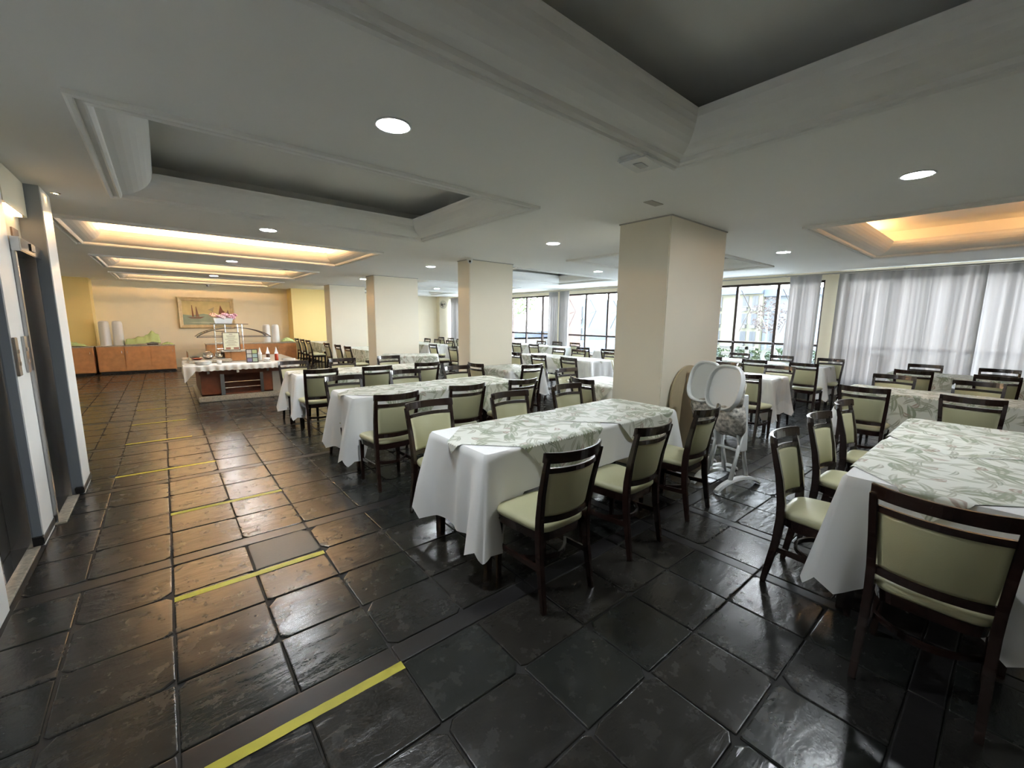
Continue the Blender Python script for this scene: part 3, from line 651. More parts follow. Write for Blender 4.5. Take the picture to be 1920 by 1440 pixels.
def cloth(lx, ly, dx, dy, z0, seed, name, m_, tip=.41, ripple=1.0, thick=0):
    """rectangular sheet over an lx*ly top; dx hangs over the short ends (x), dy over the long sides"""
    rs = random.Random(seed); a, b = lx/2+.004+thick, ly/2+.004+thick; rc = .022
    per = []; 
    def seg(p, q, nrm, D, n):
        for i in range(n): u = (i+.5)/n; per.append((p[0]+(q[0]-p[0])*u, p[1]+(q[1]-p[1])*u, nrm, D, None))
    def corner(cx, cy, a0, D0, D1, n=9):
        for i in range(n):
            u = i/(n-1); ang = a0+PI/2*u; an2 = a0+PI/4+(u-.5)*PI/2*.30; per.append((cx+rc*math.cos(ang), cy+rc*math.sin(ang), (math.cos(an2), math.sin(an2)), D0+(D1-D0)*u, u))
    nx, ny = int(lx/.035), int(ly/.035)
    seg((-a+rc, -b), (a-rc, -b), (0, -1), dy, nx); corner(a-rc, -b+rc, -PI/2, dy, dx)
    seg((a, -b+rc), (a, b-rc), (1, 0), dx, ny); corner(a-rc, b-rc, 0, dx, dy)
    seg((a-rc, b), (-a+rc, b), (0, 1), dy, nx); corner(-a+rc, b-rc, PI/2, dy, dx)
    seg((-a, b-rc), (-a, -b+rc), (-1, 0), dx, ny); corner(-a+rc, -b+rc, PI, dx, dy)
    ph = [rs.uniform(0, 6.28) for _ in range(6)]; cs = [(a, -b), (a, b), (-a, b), (-a, -b)]; K = [0, .03, .08, .18, .32, .48, .65, .82, 1]
    P = []; UV = []; s_ = 0; last = None
    for x, y, nr, D, u in per:
        if last: s_ += math.hypot(x-last[0], y-last[1])
        last = (x, y); dc = min(math.hypot(x-c[0], y-c[1]) for c in cs)
        # towards a corner the sheet is longer: it falls as a pointed fold standing off the table
        w_ = max(0, 1-max(0, dc-.012)/.26); Lh = D+(math.hypot(dx, dy)-D)*max(0, 1-max(0, dc-.012)/(.27 if D < .4 else .15))
        if u is not None: Lh -= abs(u-.5)*.22*D
        flank = math.exp(-((dc-.12)/.05)**2)
        row = []; uvr = []
        for k in K:
            h = Lh*k; rp = ripple*(.010*math.sin(s_*13+ph[0])+.007*math.sin(s_*29+ph[1]+k*1.2)+.004*math.sin(s_*47+ph[2]))*min(1, k*1.6)
            wv = .030*w_*k*math.sin(s_*38+ph[3]) if D > .4 else 0
            off = (.012 if k > 0 else 0)+.045*k*D+rp*(D*2.5 if D > .4 else D*1.4)+w_**3*.20*k*math.hypot(dx, dy)-flank*.03*k+wv*.5
            z = z0-.002-h*(1-.03*w_*k) if k > 0 else z0
            row.append((x+nr[0]*off, y+nr[1]*off, max(z, .02))); uvr.append((x+nr[0]*h, y+nr[1]*h))
        P.append(row); UV += uvr
    mb = MB(); mb.grid(P, loop=True); n = len(K)
    mb.v.append((0, 0, z0)); UV.append((0, 0)); c0 = len(mb.v)-1
    for i in range(len(P)): mb.f.append((c0, i*n, ((i+1) % len(P))*n)); mb.mi.append(0)
    sd = rs.uniform(0, 40); UV = [(u_[0]+sd, u_[1]+sd*.7) for u_ in UV]
    o = mb.obj(name, m_, smooth=True, uvs=UV)
    md = o.modifiers.new('es', 'EDGE_SPLIT'); md.split_angle = R(50)
    return o
def topper(lx, ly, cx, half, z0, seed, ang=0, drop0=None, sq=None):
    """square leaf-print cloth laid diagonally (or sq=(hx,hy): straight), folded down over the table edges"""
    rs = random.Random(seed); N_ = 60; a, b = lx/2+.010, ly/2+.010; P = []; UV = []
    sd = (rs.uniform(0, 60), rs.uniform(0, 60))
    for i in range(N_+1):
        row = []
        for j in range(N_+1):
            s_, t_ = -1+2*i/N_, -1+2*j/N_
            if sq: u, v = cx+s_*sq[0], t_*sq[1]
            else: u, v = cx+(s_-t_)*half/2, (s_+t_)*half/2
            du, dv = max(0, abs(u)-a), max(0, abs(v)-b); x, y, z = u, v, z0
            if dv > 0: y = math.copysign(b+.017+.065*dv+.010*math.sin(u*21+seed)*min(1, dv*5), v); z = z0-dv-.001
            if du > 0: x = math.copysign(a+.022+.08*du+.008*math.sin(v*23+seed)*min(1, du*6), u); z = z-du-.001
            if du > 0 and dv > 0: x += math.copysign(.08*min(du, dv), u); y += math.copysign(.08*min(du, dv), v); z = z0-max(du, dv)-.3*min(du, dv)
            row.append((x, y, z)); UV.append((u+sd[0], v+sd[1]))
        P.append(row)
    o = MB().grid(P).obj('table_topper', M['floral'], smooth=True, uvs=UV)
    md = o.modifiers.new('es', 'EDGE_SPLIT'); md.split_angle = R(45)
    return o
tcache = {}
def table(cx, cy, lx, ly, rz, lab, clab, drop=(.55, .29), tops=None, seed=1, plastic=False, white=True, tz=TH):
    k = (lx, ly)
    t = copy_tree(tcache[k]) if k in tcache else make_table(lx, ly); tcache.setdefault(k, t)
    t.location = (cx, cy, 0); t.rotation_euler = (0, 0, rz); t['label'] = lab; t['category'] = 'table'; t['group'] = 'dining tables under cloths'
    z = TH+.003
    if white:
        c = cloth(lx, ly, drop[0], drop[1], z, seed, 'tablecloth', M['white_cloth']); c.location = (cx, cy, 0); c.rotation_euler = (0, 0, rz)
        tag(c, 'white cloth hanging over '+clab, 'tablecloth', 'white tablecloths')
    if tops is None: tops = [(-.40, .74), (.60, .74)] if lx > 1.8 else [(0, .74)]
    for i, tp in enumerate(tops):
        q = topper(lx, ly, tp[0], tp[1], z+.004+.003*i, seed*7+i, sq=tp[2] if len(tp) > 2 else None); q.location = (cx, cy, 0); q.rotation_euler = (0, 0, rz)
        wh = '' if len(tops) == 1 else (('left half of ' if i == 0 else 'right half of ') if rz == 0 else ('far half of ' if i == 1 else 'near half of '))
        tag(q, 'leaf-print topper on the '+(wh if wh else 'top of ')+clab, 'table topper', 'leaf-print table toppers')
    if plastic:
        p = cloth(lx, ly, .34, .30, z+.014, seed+99, 'plastic_cover', M['clear'], thick=.03, ripple=.8); p.location = (cx, cy, 0); p.rotation_euler = (0, 0, rz)
        tag(p, 'clear plastic sheet over '+clab, 'table cover', 'clear plastic table covers')
    return t
LX, LY = 2.12, .66
Q = PI/2
T = [  # cx, cy, lx, ly, rz, phrase, drops, plastic, seed
 (2.46, 2.245, LX, LY, 0, 'the nearest centre table', (.56, .29), False, 1),
 (2.45, 4.47, LX, LY, 0, 'the second centre table', (.60, .29), False, 2),
 (2.42, 6.62, LX, LY, 0, 'the third centre table', (.55, .29), False, 3),
 (3.76, .16, LX, LY, 0, 'the nearest right-hand table', (.56, .32), False, 4),
 (6.66, .22, LX, LY, Q, 'the second right-hand table', (.50, .34), False, 5),
 (9.46, .22, LX, LY, Q, 'the table along the sheer curtain', (.50, .34), False, 6),
 (6.84, 3.20, LX, LY, Q, 'the shiny table right of broad column', (.52, .32), True, 7),
 (9.46, 3.24, LX, LY, Q, 'the window table right of broad column', (.52, .32), True, 8),
 (4.50, 3.42, .74, .70, Q, 'the small table behind broad column', (.34, .34), True, 9),
 (4.50, 5.42, .80, .70, Q, 'the small table before second column', (.32, .34), True, 10),
 (6.78, 6.42, LX, LY, Q, 'the plastic-covered table left of broad column', (.5, .32), True, 11),
 (9.46, 6.75, 1.4, LY, Q, 'the window table left of broad column', (.45, .32), True, 12),
 (9.46, 10.0, LX, LY, Q, 'the window table by middle windows', (.5, .32), True, 13),
 (6.74, 9.66, LX, LY, Q, 'the table right of third column', (.5, .32), True, 14),
 (6.74, 12.9, LX, LY, Q, 'the farther table right of third column', (.5, .32), True, 15),
 (9.30, 13.6, LX, LY, Q, 'the farthest window table', (.5, .32), True, 16),
 (4.25, 11.35, 1.5, .66, Q, 'the table behind third column', (.4, .3), False, 17),
 (4.25, 15.0, 1.5, .66, Q, 'the table behind fourth column', (.4, .3), False, 18),
 (4.22, 8.72, 1.20, .70, R(-31), 'the leaf-print table before third column', (.3, .3), False, 19)]
for i, (cx, cy, lx, ly, rz, ph, dr, pl, sd) in enumerate(T):
    tops = None; white = True
    if i in (4, 5): tops = [(-.52, .98), (.52, .98)]
    if i in (16, 17): tops = [(0, 0, (.72+.3, .33+.42))]; white = False
    if i == 18: tops = [(0, 0, (.60+.30, .35+.30))]; white = False
    if i == 3: tops = [(-.42, .78), (.58, .78)]
    table(cx, cy, lx, ly, rz, 'dark wood legs and top of '+ph.replace('the ', '', 1), ph, dr, tops, sd, pl, white)

# ---------------------------------------------------------------- chairs around the tables
G1, G2, G3, G4 = 'chairs at the centre tables', 'chairs at the nearest right-hand table', 'chairs at the tables along the window side', 'chairs by the columns'
C1 = 'cream-padded dark wood chair, '
side = {0: 'on near side of ', 180: 'on far side of '}
def row(pts, d, ph, grp, names):
    for (x, y, *jr), nme in zip(pts, names):
        chair(x, y, d+(jr[0] if jr else 0), C1+nme+' '+(ph if len((C1+nme+' '+ph).split()) <= 16 else ph.replace(' of the ', ' of ').replace('farther table right of','far table right of').replace('on window side of','window side of').replace('on room side of','room side of')), grp)
LMR = ('leftmost', 'middle one', 'rightmost')
row([(1.625, 1.40, -1), (2.42, 1.42, 2), (3.24, 1.46, 3)], 0, 'on near side of the nearest centre table', G1, LMR)
row([(1.61, 3.02, 2), (2.42, 2.97, -2), (3.20, 2.98, 0)], 180, 'on far side of the nearest centre table', G1, LMR)
row([(1.57, 3.48, 1), (2.37, 3.54, -2), (3.12, 3.52, 1)], 0, 'on near side of the second centre table', G1, LMR)
row([(1.56, 4.98, 2), (2.40, 5.12, -2), (3.20, 5.14, 0)], 180, 'on far side of the second centre table', G1, LMR)
row([(1.55, 5.78, 0), (2.28, 5.70, -2), (3.12, 5.80, 1)], 0, 'on near side of the third centre table', G1, LMR)
row([(1.50, 7.14, 2), (2.26, 7.20, -1), (3.10, 7.28, 2)], 180, 'on far side of the third centre table', G1, LMR)
row([(2.87, .86, 2), (3.65, .88, -1), (4.43, .90, 1)], 180, 'on far side of the nearest right-hand table', G2, LMR)
chair(2.19, .10, -90, C1+'seen from behind at the bottom right corner of the photo', G2)
chair(5.66, .98, -88, C1+'seen from behind, left of two at the second right-hand table', G3)
chair(5.67, .20, -91, C1+'seen from behind, right of two at the second right-hand table', G3)
row([(7.40, .98), (7.38, .23)], 90, 'on window side of the second right-hand table', G3, ('left one', 'right one'))
row([(8.40, .92), (8.42, .11)], -90, 'on room side of the table along the sheer curtain', G3, ('left one', 'right one'))
row([(9.86, .94), (9.86, .12)], 90, 'with its back to the sheer curtain', G3, ('left one', 'right one'))
row([(5.92, 3.86), (5.9, 3.08), (5.83, 2.25, -4)], -90, 'on room side of the shiny table right of broad column', G3, LMR)
row([(7.42, 3.9), (7.34, 3.06), (7.42, 2.33)], 90, 'on window side of the shiny table right of broad column', G3, LMR)
row([(8.30, 3.85), (8.28, 3.04), (8.30, 2.27)], -90, 'on room side of the window table right of broad column', G3, LMR)
row([(9.88, 3.92), (9.86, 3.08), (9.88, 2.25)], 90, 'on window side of the window table right of broad column', G3, LMR)
chair(3.70, 3.22, -100, C1+'facing the small table behind broad column', G4)
chair(4.30, 4.02, 180, C1+'at the far end of the small table behind broad column', G4)
chair(3.66, 5.34, -92, C1+'facing the small table before second column', G4)
chair(4.30, 4.66, 0, C1+'at the near end of the small table before second column', G4)
row([(5.66, 6.78), (5.62, 6.0), (5.66, 5.24, -4)], -90, 'on room side of the plastic-covered table left of broad column', G4, LMR)
row([(7.5, 7.2), (7.5, 6.55), (7.5, 5.6)], 90, 'on window side of the plastic-covered table left of broad column', G4, LMR)
row([(8.28, 7.15), (8.28, 6.35)], -90, 'on room side of the window table left of broad column', G3, ('left one', 'right one'))
row([(9.86, 8.78), (9.86, 9.55), (9.86, 10.3)], 90, 'with its back to the middle windows', G3, ('right end one', 'middle one', 'left end one'))
row([(8.22, 10.55), (8.2, 9.72), (8.2, 8.95)], -90, 'on room side of the window table by middle windows', G3, LMR)
row([(5.66, 10.3), (5.62, 9.2)], -90, 'on room side of the table right of third column', G4, ('left one', 'right one'))
row([(7.26, 10.4), (7.26, 9.6)], 90, 'on window side of the table right of third column', G4, ('left one', 'right one'))
row([(5.86, 13.7), (5.86, 12.9)], -90, 'on room side of the farther table right of third column', G4, ('left one', 'right one'))
row([(7.28, 13.5), (7.26, 12.75), (7.2, 11.85)], 90, 'on window side of the farther table right of third column', G4, LMR)
row([(8.3, 14.4), (8.25, 13.6), (8.1, 12.75)], -90, 'on room side of the farthest window table', G3, LMR)
row([(9.8, 14.4), (9.8, 13.4)], 90, 'on window side of the farthest window table', G3, ('left one', 'right one'))
row([(3.36, 15.35), (3.36, 14.65), (3.36, 13.95)], -90, 'in far row of three by yellow wall', G4, LMR)
row([(3.38, 12.1), (3.38, 11.15), (3.38, 10.4)], -90, 'in nearer row of three behind third centre table', G4, LMR)
# ---------------------------------------------------------------- floor tape
TP = [((-.025, .705, 1.600), 'nearest yellow tape strip on the floor, lying in the dark border'), ((-.085, .70, 2.80), 'second yellow tape strip from the camera, beside the plain grey tile'), ((-.086, .70, 4.115), 'third yellow tape strip from the camera'),
      ((-.49, .31, 5.43), 'fourth yellow tape strip, crossing near the lift pillar'), ((-.485, .165, 6.80), 'fifth yellow tape strip from the camera'), ((-.478, .15, 8.0), 'sixth yellow tape strip from the camera'), ((-.465, -.08, 9.23), 'farthest short yellow tape strip before the buffet')]
for (a, b, y), l in TP:
    n = 24; rt2 = random.Random(int(y*100)); mb = MB(); P = []
    for i in range(n+1):
        u = a+(b-a)*i/n; P.append([(u, y-.024+rt2.uniform(-.0012, .0012), .0022), (u, y+.024+rt2.uniform(-.0012, .0012), .0022)])
    tag(mb.grid(P).obj('floor_tape', M['yellow_tape']), l, 'tape', 'yellow queue tapes on the floor')

# ---------------------------------------------------------------- leaning board and folded high chairs
b = MB(); pts = []
for i in range(25):
    a = PI*i/24; pts.append((-.37*math.cos(a)*(1 if 0 else 1), .74+.36*math.sin(a)))
prf = [(-.37, 0)]+pts+[(.37, 0)]
b.loft([[(x, 0, z) for x, z in prf], [(x, .022, z) for x, z in prf]])
o = b.obj('round_board', M['beige_board'], bevel=.004); o.location = (4.32, 2.155, .003); o.rotation_euler = (R(-3), 0, 0)
tag(o, 'tan round-topped board leaning on the broad column behind the high chairs', 'board')
patt = mat('print_fabric', (.52, .49, .44), .8, var=.75, vscale=26)
def high_chair(x, y, rz, lab):
    t = thing('high_chair', lab, 'high chair', (x, y, 0), rz, 'folded white high chairs')   # faces local -X
    W = M['white_plastic']
    mb = MB(); n = 36
    def sup(hw, hh, e=.72): return [(math.copysign(abs(math.cos(2*PI*i/n))**e*hw, math.cos(2*PI*i/n)), math.copysign(abs(math.sin(2*PI*i/n))**e*hh, math.sin(2*PI*i/n))) for i in range(n)]
    rg = []
    for k, xx in ((.98, .012), (1, 0), (1.0, -.034), (.96, -.046), (.90, -.042), (.865, -.006), (.4, -.004)): rg.append([(xx, p[0]*k, p[1]*k) for p in sup(.180, .215)])
    tr = mb.loft(rg).obj('tray', W, t, smooth=True); tr.location = (-.10, 0, .955); tr.rotation_euler = (0, R(14), 0); tr.modifiers.new('e', 'EDGE_SPLIT').split_angle = R(60)
    mb = MB(); rg = []
    for z, a, hw in ((.80, -.05, .15), (.84, -.07, .17), (.93, -.045, .16), (1.0, .0, .14), (1.04, .02, .09)): rg.append([(a+.05*math.cos(q)+.0, hw*math.sin(q), z) for q in [2*PI*i/20 for i in range(20)]])
    mb.loft(rg); 
    mb.obj('backrest', patt, t, smooth=True)
    mb = MB(); rg = []
    for z, a, hw, th in ((.50, .02, .12, .05), (.56, -.02, .17, .09), (.68, -.05, .18, .11), (.78, -.06, .17, .10), (.82, -.04, .12, .05)): rg.append([(a+th*math.cos(q), hw*math.sin(q)*(1+.06*math.sin(3*q)), z+.015*math.sin(4*q)) for q in [2*PI*i/24 for i in range(24)]])
    mb.loft(rg).obj('seat', patt, t, smooth=True)
    for s in (-1, 1):
        yy = s*.125
        MB().loft([[(a, yy-.014, z), (a+w2, yy-.014, z), (a+w2, yy+.014, z), (a, yy+.014, z)] for a, w2, z in ((.00, .10, .36), (-.04, .13, .5), (-.07, .14, .66), (-.06, .12, .80), (-.03, .08, .90))]).obj('side_frame', W, t, bevel=.006)
        MB().tube([(.04, yy*1.0, .62), (-.03, yy*1.02, .32), (-.10, yy*1.04, .07)], [.017, .016, .022], 8).obj('leg', W, t, smooth=True)
        MB().tube([(.05, yy*.9, .62), (.09, yy*.92, .32), (.15, yy*.95, .07)], [.017, .016, .022], 8).obj('leg', W, t, smooth=True)
        rg = []
        for i in range(15):
            u = -1+2*i/14; zz = .085*(1-u*u)**.8; xx = .02+.30*u
            rg.append([(xx, yy*1.05-.030, zz+.002), (xx, yy*1.05+.030, zz+.002), (xx, yy*1.05+.022, zz+.03), (xx, yy*1.05-.022, zz+.03)])
        MB().loft(rg).obj('foot', W, t, bevel=.004)
    MB().tube([(.02, -.12, .36), (.02, .12, .36)], .014).obj('cross_bar', W, t)
    return t
high_chair(4.08, 1.66, R(-14), 'right-hand folded white high chair in front of the broad column')
high_chair(4.31, 1.96, R(-14), 'left-hand folded white high chair, half hidden behind the other')

# ---------------------------------------------------------------- wall cabinets and what stands on them
def cabinet(x0, x1, y, lab, doors, h=.735):
    t = thing('cabinet', lab, 'cabinet', ((x0+x1)/2, y, 0), 0, 'wooden sideboards along the far wall'); hw = (x1-x0)/2; D = .52
    MB().box(-hw, hw, .0, D, .06, h).obj('body', M['cabwood'], t, bevel=.004)
    MB().box(-hw+.03, hw-.03, .04, D, .0, .06).obj('plinth', M['black'], t)
    MB().box(-hw-.015, hw+.015, -.02, D, h, h+.025).obj('top', M['granite'], t, bevel=.003)
    n = doors; w_ = 2*hw/n
    for i in range(n):
        a, b_ = -hw+i*w_+.006, -hw+(i+1)*w_-.006
        d = MB().box(a, b_, -.02, .0, .075, h-.02).obj('door', M['cabwood'], t, bevel=.003)
        hx = b_-.05 if i % 2 == 0 else a+.05
        MB().tube([(hx, -.022, h-.10), (hx, -.045, h-.11), (hx, -.045, h-.17), (hx, -.022, h-.18)], .006, 6).obj('handle', M['chrome'], d)
    return t
cabinet(-2.45, -1.49, 15.50, 'low wooden cabinet at far left against the yellow wall', 1)
cabinet(-1.43, .20, 15.62, 'long low wooden cabinet under the left white urns', 3)
cabinet(.95, 3.42, 15.62, 'low wooden cabinet behind the buffet, under the right white urns', 4)
CT = .762
def urn(x, y, h, lab, seed):
    ru = random.Random(seed); ph = ru.uniform(0, 6); rg = []
    for k, z in enumerate((0, .03, .2, .4, .6, .85, .95, .99, 1.0)):
        rad = (.118, .116, .113, .110, .110, .107, .100, .075, .02)[k]
        rg.append([(rad*(1+.04*math.sin(5*q+ph+z*2)*(1-z*.6))*math.cos(q), rad*(1+.05*math.sin(4*q+ph))*math.sin(q), z*h) for q in [2*PI*i/28 for i in range(28)]])
    o = MB().loft(rg).obj('covered_urn', M['white_cloth'], smooth=True); o.location = (x, y, CT)
    return tag(o, lab, 'urn', 'drink urns under white cloths')
urn(-1.25, 15.86, .67, 'white cloth-covered urn at the far left of the long cabinet', 1); urn(-.985, 15.86, .67, 'white cloth-covered urn beside the leftmost one', 2)
urn(2.60, 15.86, .59, 'white cloth-covered urn, left of the pair behind the buffet', 3); urn(2.86, 15.86, .59, 'white cloth-covered urn, right of the pair behind the buffet', 4)
def lump(x0, x1, y0, y1, peaks, lab, seed, base=CT):
    rl = random.Random(seed); n, m_ = 26, 12; P = []; cx, cy = (x0+x1)/2, (y0+y1)/2
    for i in range(n+1):
        row = []
        for j in range(m_+1):
            u, v = i/n, j/m_; z = 0
            for pu, h, w_ in peaks: z = max(z, h*max(0, 1-abs((u-pu)/w_)**1.3*.55)*min(1, 3.0*min(v+.12, 1-v)+.3))
            z = z*(1+.06*math.sin(u*31+seed))+.008*math.sin(u*50+v*9+seed); e = min(u, 1-u, v, 1-v)
            if e < .001: z = max(.004, z*.35)
            row.append((x0+(x1-x0)*u-cx, y0+(y1-y0)*v-cy, max(.004, z)))
        P.append(row)
    o = MB().grid(P).obj('green_cover', M['green_cloth'], smooth=True); o.location = (cx, cy, base)
    return tag(o, lab, 'cloth', 'green cloths over the cabinet dishes')
lump(-.86, -.10, 15.66, 16.02, [(.08, .18, .3), (.45, .24, .4), (.78, .38, .3)], 'pale green cloth draped over dishes beside the left urns', 3)
lump(-.08, .18, 15.66, 16.0, [(.5, .07, .4)], 'low pale green cloth at the right end of the long cabinet', 5)
lump(-2.2, -1.62, 15.55, 15.9, [(.1, .22, .3), (.5, .12, .4)], 'pale green cloth on the far left cabinet', 6)
lump(3.02, 3.38, 15.66, 16.0, [(.5, .15, .45)], 'pale green cloth right of the right-hand urns', 7)
t = thing('chafing_dish', 'steel chafing dish half covered by the green cloth', 'serving dish', (-.28, 15.69, CT))
MB().box(-.13, .13, -.02, .03, .03, .09).obj('pan', M['steel'], t, bevel=.01); MB().box(-.12, .12, -.01, .02, 0, .03).obj('stand', M['dark'], t)

# painting
t = thing('painting', 'framed painting of sailing boats on the far wall', 'painting', (1.11, 16.66, 1.69)); w2, h2 = .735, .485
fr = mat('gilt_frame', (.62, .50, .30), .5, var=.15, vscale=10)
MB().loft([[(sx*(w2-d), yy, sz*(h2-d)) for sx, sz in ((-1, -1), (1, -1), (1, 1), (-1, 1))] for d, yy in ((0, .03), (0, -.02), (.03, -.045), (.06, -.03), (.10, -.02), (.115, -.005))], cap=False).obj('frame', fr, t)
def paint(n, c): return mat('paint_'+n, c, .6, var=.12, vscale=5)
cv = MB().box(-.63, .63, -.004, .0, -.38, .38).obj('canvas', paint('sky', (.62, .52, .26)), t)
def flat(poly, y, m_, nme): return MB().loft([[(x, y, z) for x, z in poly], [(x, y+.002, z) for x, z in poly]]).obj(nme, m_, cv)
flat([(-.62, -.37), (.62, -.37), (.62, -.05), (.2, -.08), (-.1, -.02), (-.4, -.08), (-.62, -.05)], -.007, paint('sea', (.26, .33, .26)), 'sea')
br = paint('hull', (.16, .055, .03)); sl = paint('sail', (.22, .12, .08))
flat([(-.52, -.12), (-.42, -.17), (-.18, -.17), (-.06, -.11), (-.2, -.13), (-.4, -.14)], -.010, br, 'boat')
flat([(-.39, -.12), (-.385, .24), (-.37, .24), (-.34, -.12)], -.010, br, 'mast'); flat([(-.30, -.12), (-.28, .20), (-.265, .20), (-.22, -.06), (-.20, -.12)], -.010, sl, 'sail')
flat([(.06, -.10), (.14, .05), (.05, .12), (.02, .10), (.20, .20), (.16, .06), (.18, -.10)], -.010, paint('bird', (.42, .36, .24)), 'sail')
flat([(.30, -.02), (.36, .26), (.42, .10), (.52, .0), (.46, -.04)], -.010, br, 'sail'); flat([(.48, -.06), (.56, .12), (.60, -.05)], -.010, sl, 'sail')
flat([(-.5, -.30), (-.1, -.27), (.3, -.31), (.1, -.33), (-.3, -.32)], -.010, paint('foam', (.40, .46, .38)), 'wave')

# ---------------------------------------------------------------- buffet island
bx, by = .40, 9.42
t = thing('buffet_island', 'wooden buffet island with granite plinth and counter', 'buffet', (1.2, 10.4, 0))
def B(name, m_, *bs, par=t, bev=.004):
    mb = MB()
    for q in bs: mb.box(q[0]-1.2, q[1]-1.2, q[2]-10.4, q[3]-10.4, q[4], q[5])
    return mb.obj(name, m_, par, bevel=bev)
B('plinth', M['granite'], (.38, 2.10, 9.42, 11.3, 0, .10), bev=.012)
B('body', M['cabdark'], (.44, .74, 9.50, 11.2, .10, .56), (1.44, 1.60, 9.50, 11.2, .10, .56), (.74, 1.44, 9.85, 11.2, .10, .56), (.44, 1.60, 9.50, 9.86, .10, .13), (.42, 2.0, 9.47, 11.2, .50, .585))
B('stone_end', mat('grey_stone', (.36, .33, .28), .4, var=.15), (1.60, 1.98, 9.48, 11.2, .10, .50))
B('door_frame', M['steel'], (.735, .80, 9.465, 9.50, .10, .50)); B('door_frame', M['steel'], (1.385, 1.44, 9.465, 9.50, .10, .50))
for z in (.23, .34):
    MB().tube([(.80-1.2, 9.49-10.4, z), (1.385-1.2, 9.49-10.4, z)], .008).obj('rod', M['chrome'], t)
for x in (.56, 1.02, 1.52): B('bracket', M['chrome'], (x-.02, x+.02, 9.43, 9.47, .52, .585), bev=.002)
B('counter', M['granite'], (.24, 2.15, 9.25, 11.45, .645, .69), bev=.008)
B('counter_frame', M['cabwood'], (.36, 2.06, 9.36, 11.34, .585, .645))
# lace cloth on the front of the counter, scalloped hem
lace = mat('lace', (.74, .72, .68), .9, bump=.3, bscale=160); P = []
for i in range(121):
    x = .20+1.86*i/120; hm = .085+.012*abs(math.sin(i*.55))+(.20*max(0, 1-(x-.20)/.16)); yo = .006*math.sin(i*.7)
    P.append([(x, 9.62, .695), (x, 9.245, .695), (x, 9.232+yo, .68), (x, 9.225+yo*2, .69-hm*.5), (x, 9.222+yo*2.4, .69-hm)])
tag(MB().grid(P).obj('lace_cloth', lace, smooth=True, fixn=False), 'white lace cloth hanging over the front edge of the buffet counter', 'cloth')
P = []
for i in range(41):
    y = 9.25+1.3*i/40; hm = .22+.015*abs(math.sin(i*.6)); P.append([(.36, y, .696), (.228, y, .696), (.215, y, .68), (.208, y, .69-hm*.5), (.2, y, .69-hm)])
tag(MB().grid(P).obj('side_cloth', lace, smooth=True, fixn=False), 'white cloth hanging down the left side of the buffet counter', 'cloth')
def thing_b(name, lab, cat, x, y, z=.699, rz=0, g=None): return thing(name, lab, cat, (x, y, z), rz, g)
def place_plate(t_, z, r=.125): return MB().lathe([(r*.55, z), (r, z+.018), (r, z+.022), (r*.6, z+.006), (.001, z+.005)], n=24).obj('plate', M['plates'], t_, smooth=True)
for x, y, k, l in ((.50, 9.42, 5, 'white plate topmost of the stack at the left end of the buffet'), (1.92, 9.50, 3, 'white plate topmost of the stack at the right end of the buffet')):
    for i in range(k):
        o = MB().lathe([(.07, 0), (.128, .018), (.128, .023), (.075, .007), (.001, .006)], n=24).obj('plate', M['plates'], smooth=True); o.location = (x, y, .697+i*.011)
        nm = ['lowest', 'second', 'third', 'fourth', 'top'] if k == 5 else ['lowest', 'middle', 'top']
        tag(o, '%s white plate of the stack at the %s end of the buffet' % (nm[i], 'left' if x < 1 else 'right'), 'plate', 'white plates on the buffet')
# cold tray with dishes
t = thing_b('display_well', 'glass-sided cold display tray on the left of the buffet counter', 'display tray', .62, 10.05)
MB().box(-.32, .36, -.30, .35, 0, .055).obj('base', M['granite'], t, bevel=.01)
MB().box(-.32, .36, .33, .345, .055, .23).box(-.32, -.31, -.25, .34, .055, .20).box(.35, .36, -.25, .34, .055, .20).obj('glass_guard', M['glass'], t)
red = mat('red_sauce', (.30, .03, .015), .3)
for i, (x, y, c, l) in enumerate(((.44, 9.88, red, 'red serving dish in the cold tray'), (.62, 10.0, M['chrome'], 'chrome serving pan with raised lid, left of two'), (.82, 10.05, M['chrome'], 'chrome serving pan with raised lid, right of two'), (.42, 10.2, M['black'], 'black serving dish at the back of the cold tray'))):
    t = thing_b('serving_dish', l, 'serving dish', x, y, .755, 0, 'dishes in the cold tray')
    MB().lathe([(.05, 0), (.085, .03), (.09, .032), (.08, .028), (.001, .02)], n=20).obj('bowl', c, t, smooth=True)
    if c is M['chrome']:
        o = MB().lathe([(.09, 0), (.082, .03), (.05, .055), (.001, .065)], n=20).obj('lid', c, t, smooth=True); o.location = (0, .06, .06); o.rotation_euler = (R(55), 0, 0)
        MB().tube([(-.05, .0, .12), (.05, .02, .13)], .008).obj('handle', M['black'], t)
# canopy: ladder posts, glass arch, top shelf with flowers
t = thing_b('canopy', 'metal and glass sneeze guard arch over the buffet', 'sneeze guard', 1.10, 10.55, .692)
for x in (-.30, -.12, .10, .18):
    MB().tube([(x, 0, 0), (x, 0, .72)], .011).obj('post', M['chrome'], t)
mb = MB()
for z in (.1, .22, .34, .46, .58, .69): mb.tube([(-.30, 0, z), (-.12, 0, z)], .006, 6)
mb.obj('rung', M['chrome'], t)
for yy in (-.30, .30):
    pts = [(-.62+1.28*u, yy, .47+.19*(1-(2*u-1)**2)**.8) for u in [i/20 for i in range(21)]]
    MB().tube(pts, .008, 6).tube([pts[0], pts[-1]], .007, 6).obj('arch_rail', M['dark'], t)
P = [[(-.62+1.28*u, yy, .475+.19*(1-(2*u-1)**2)**.8) for yy in (-.30, .30)] for u in [i/20 for i in range(21)]]
MB().grid(P).obj('arch_glass', M['glass'], t, smooth=True)
MB().box(-.36, .28, -.16, .16, .725, .735).obj('top_shelf', M['dark'], t)
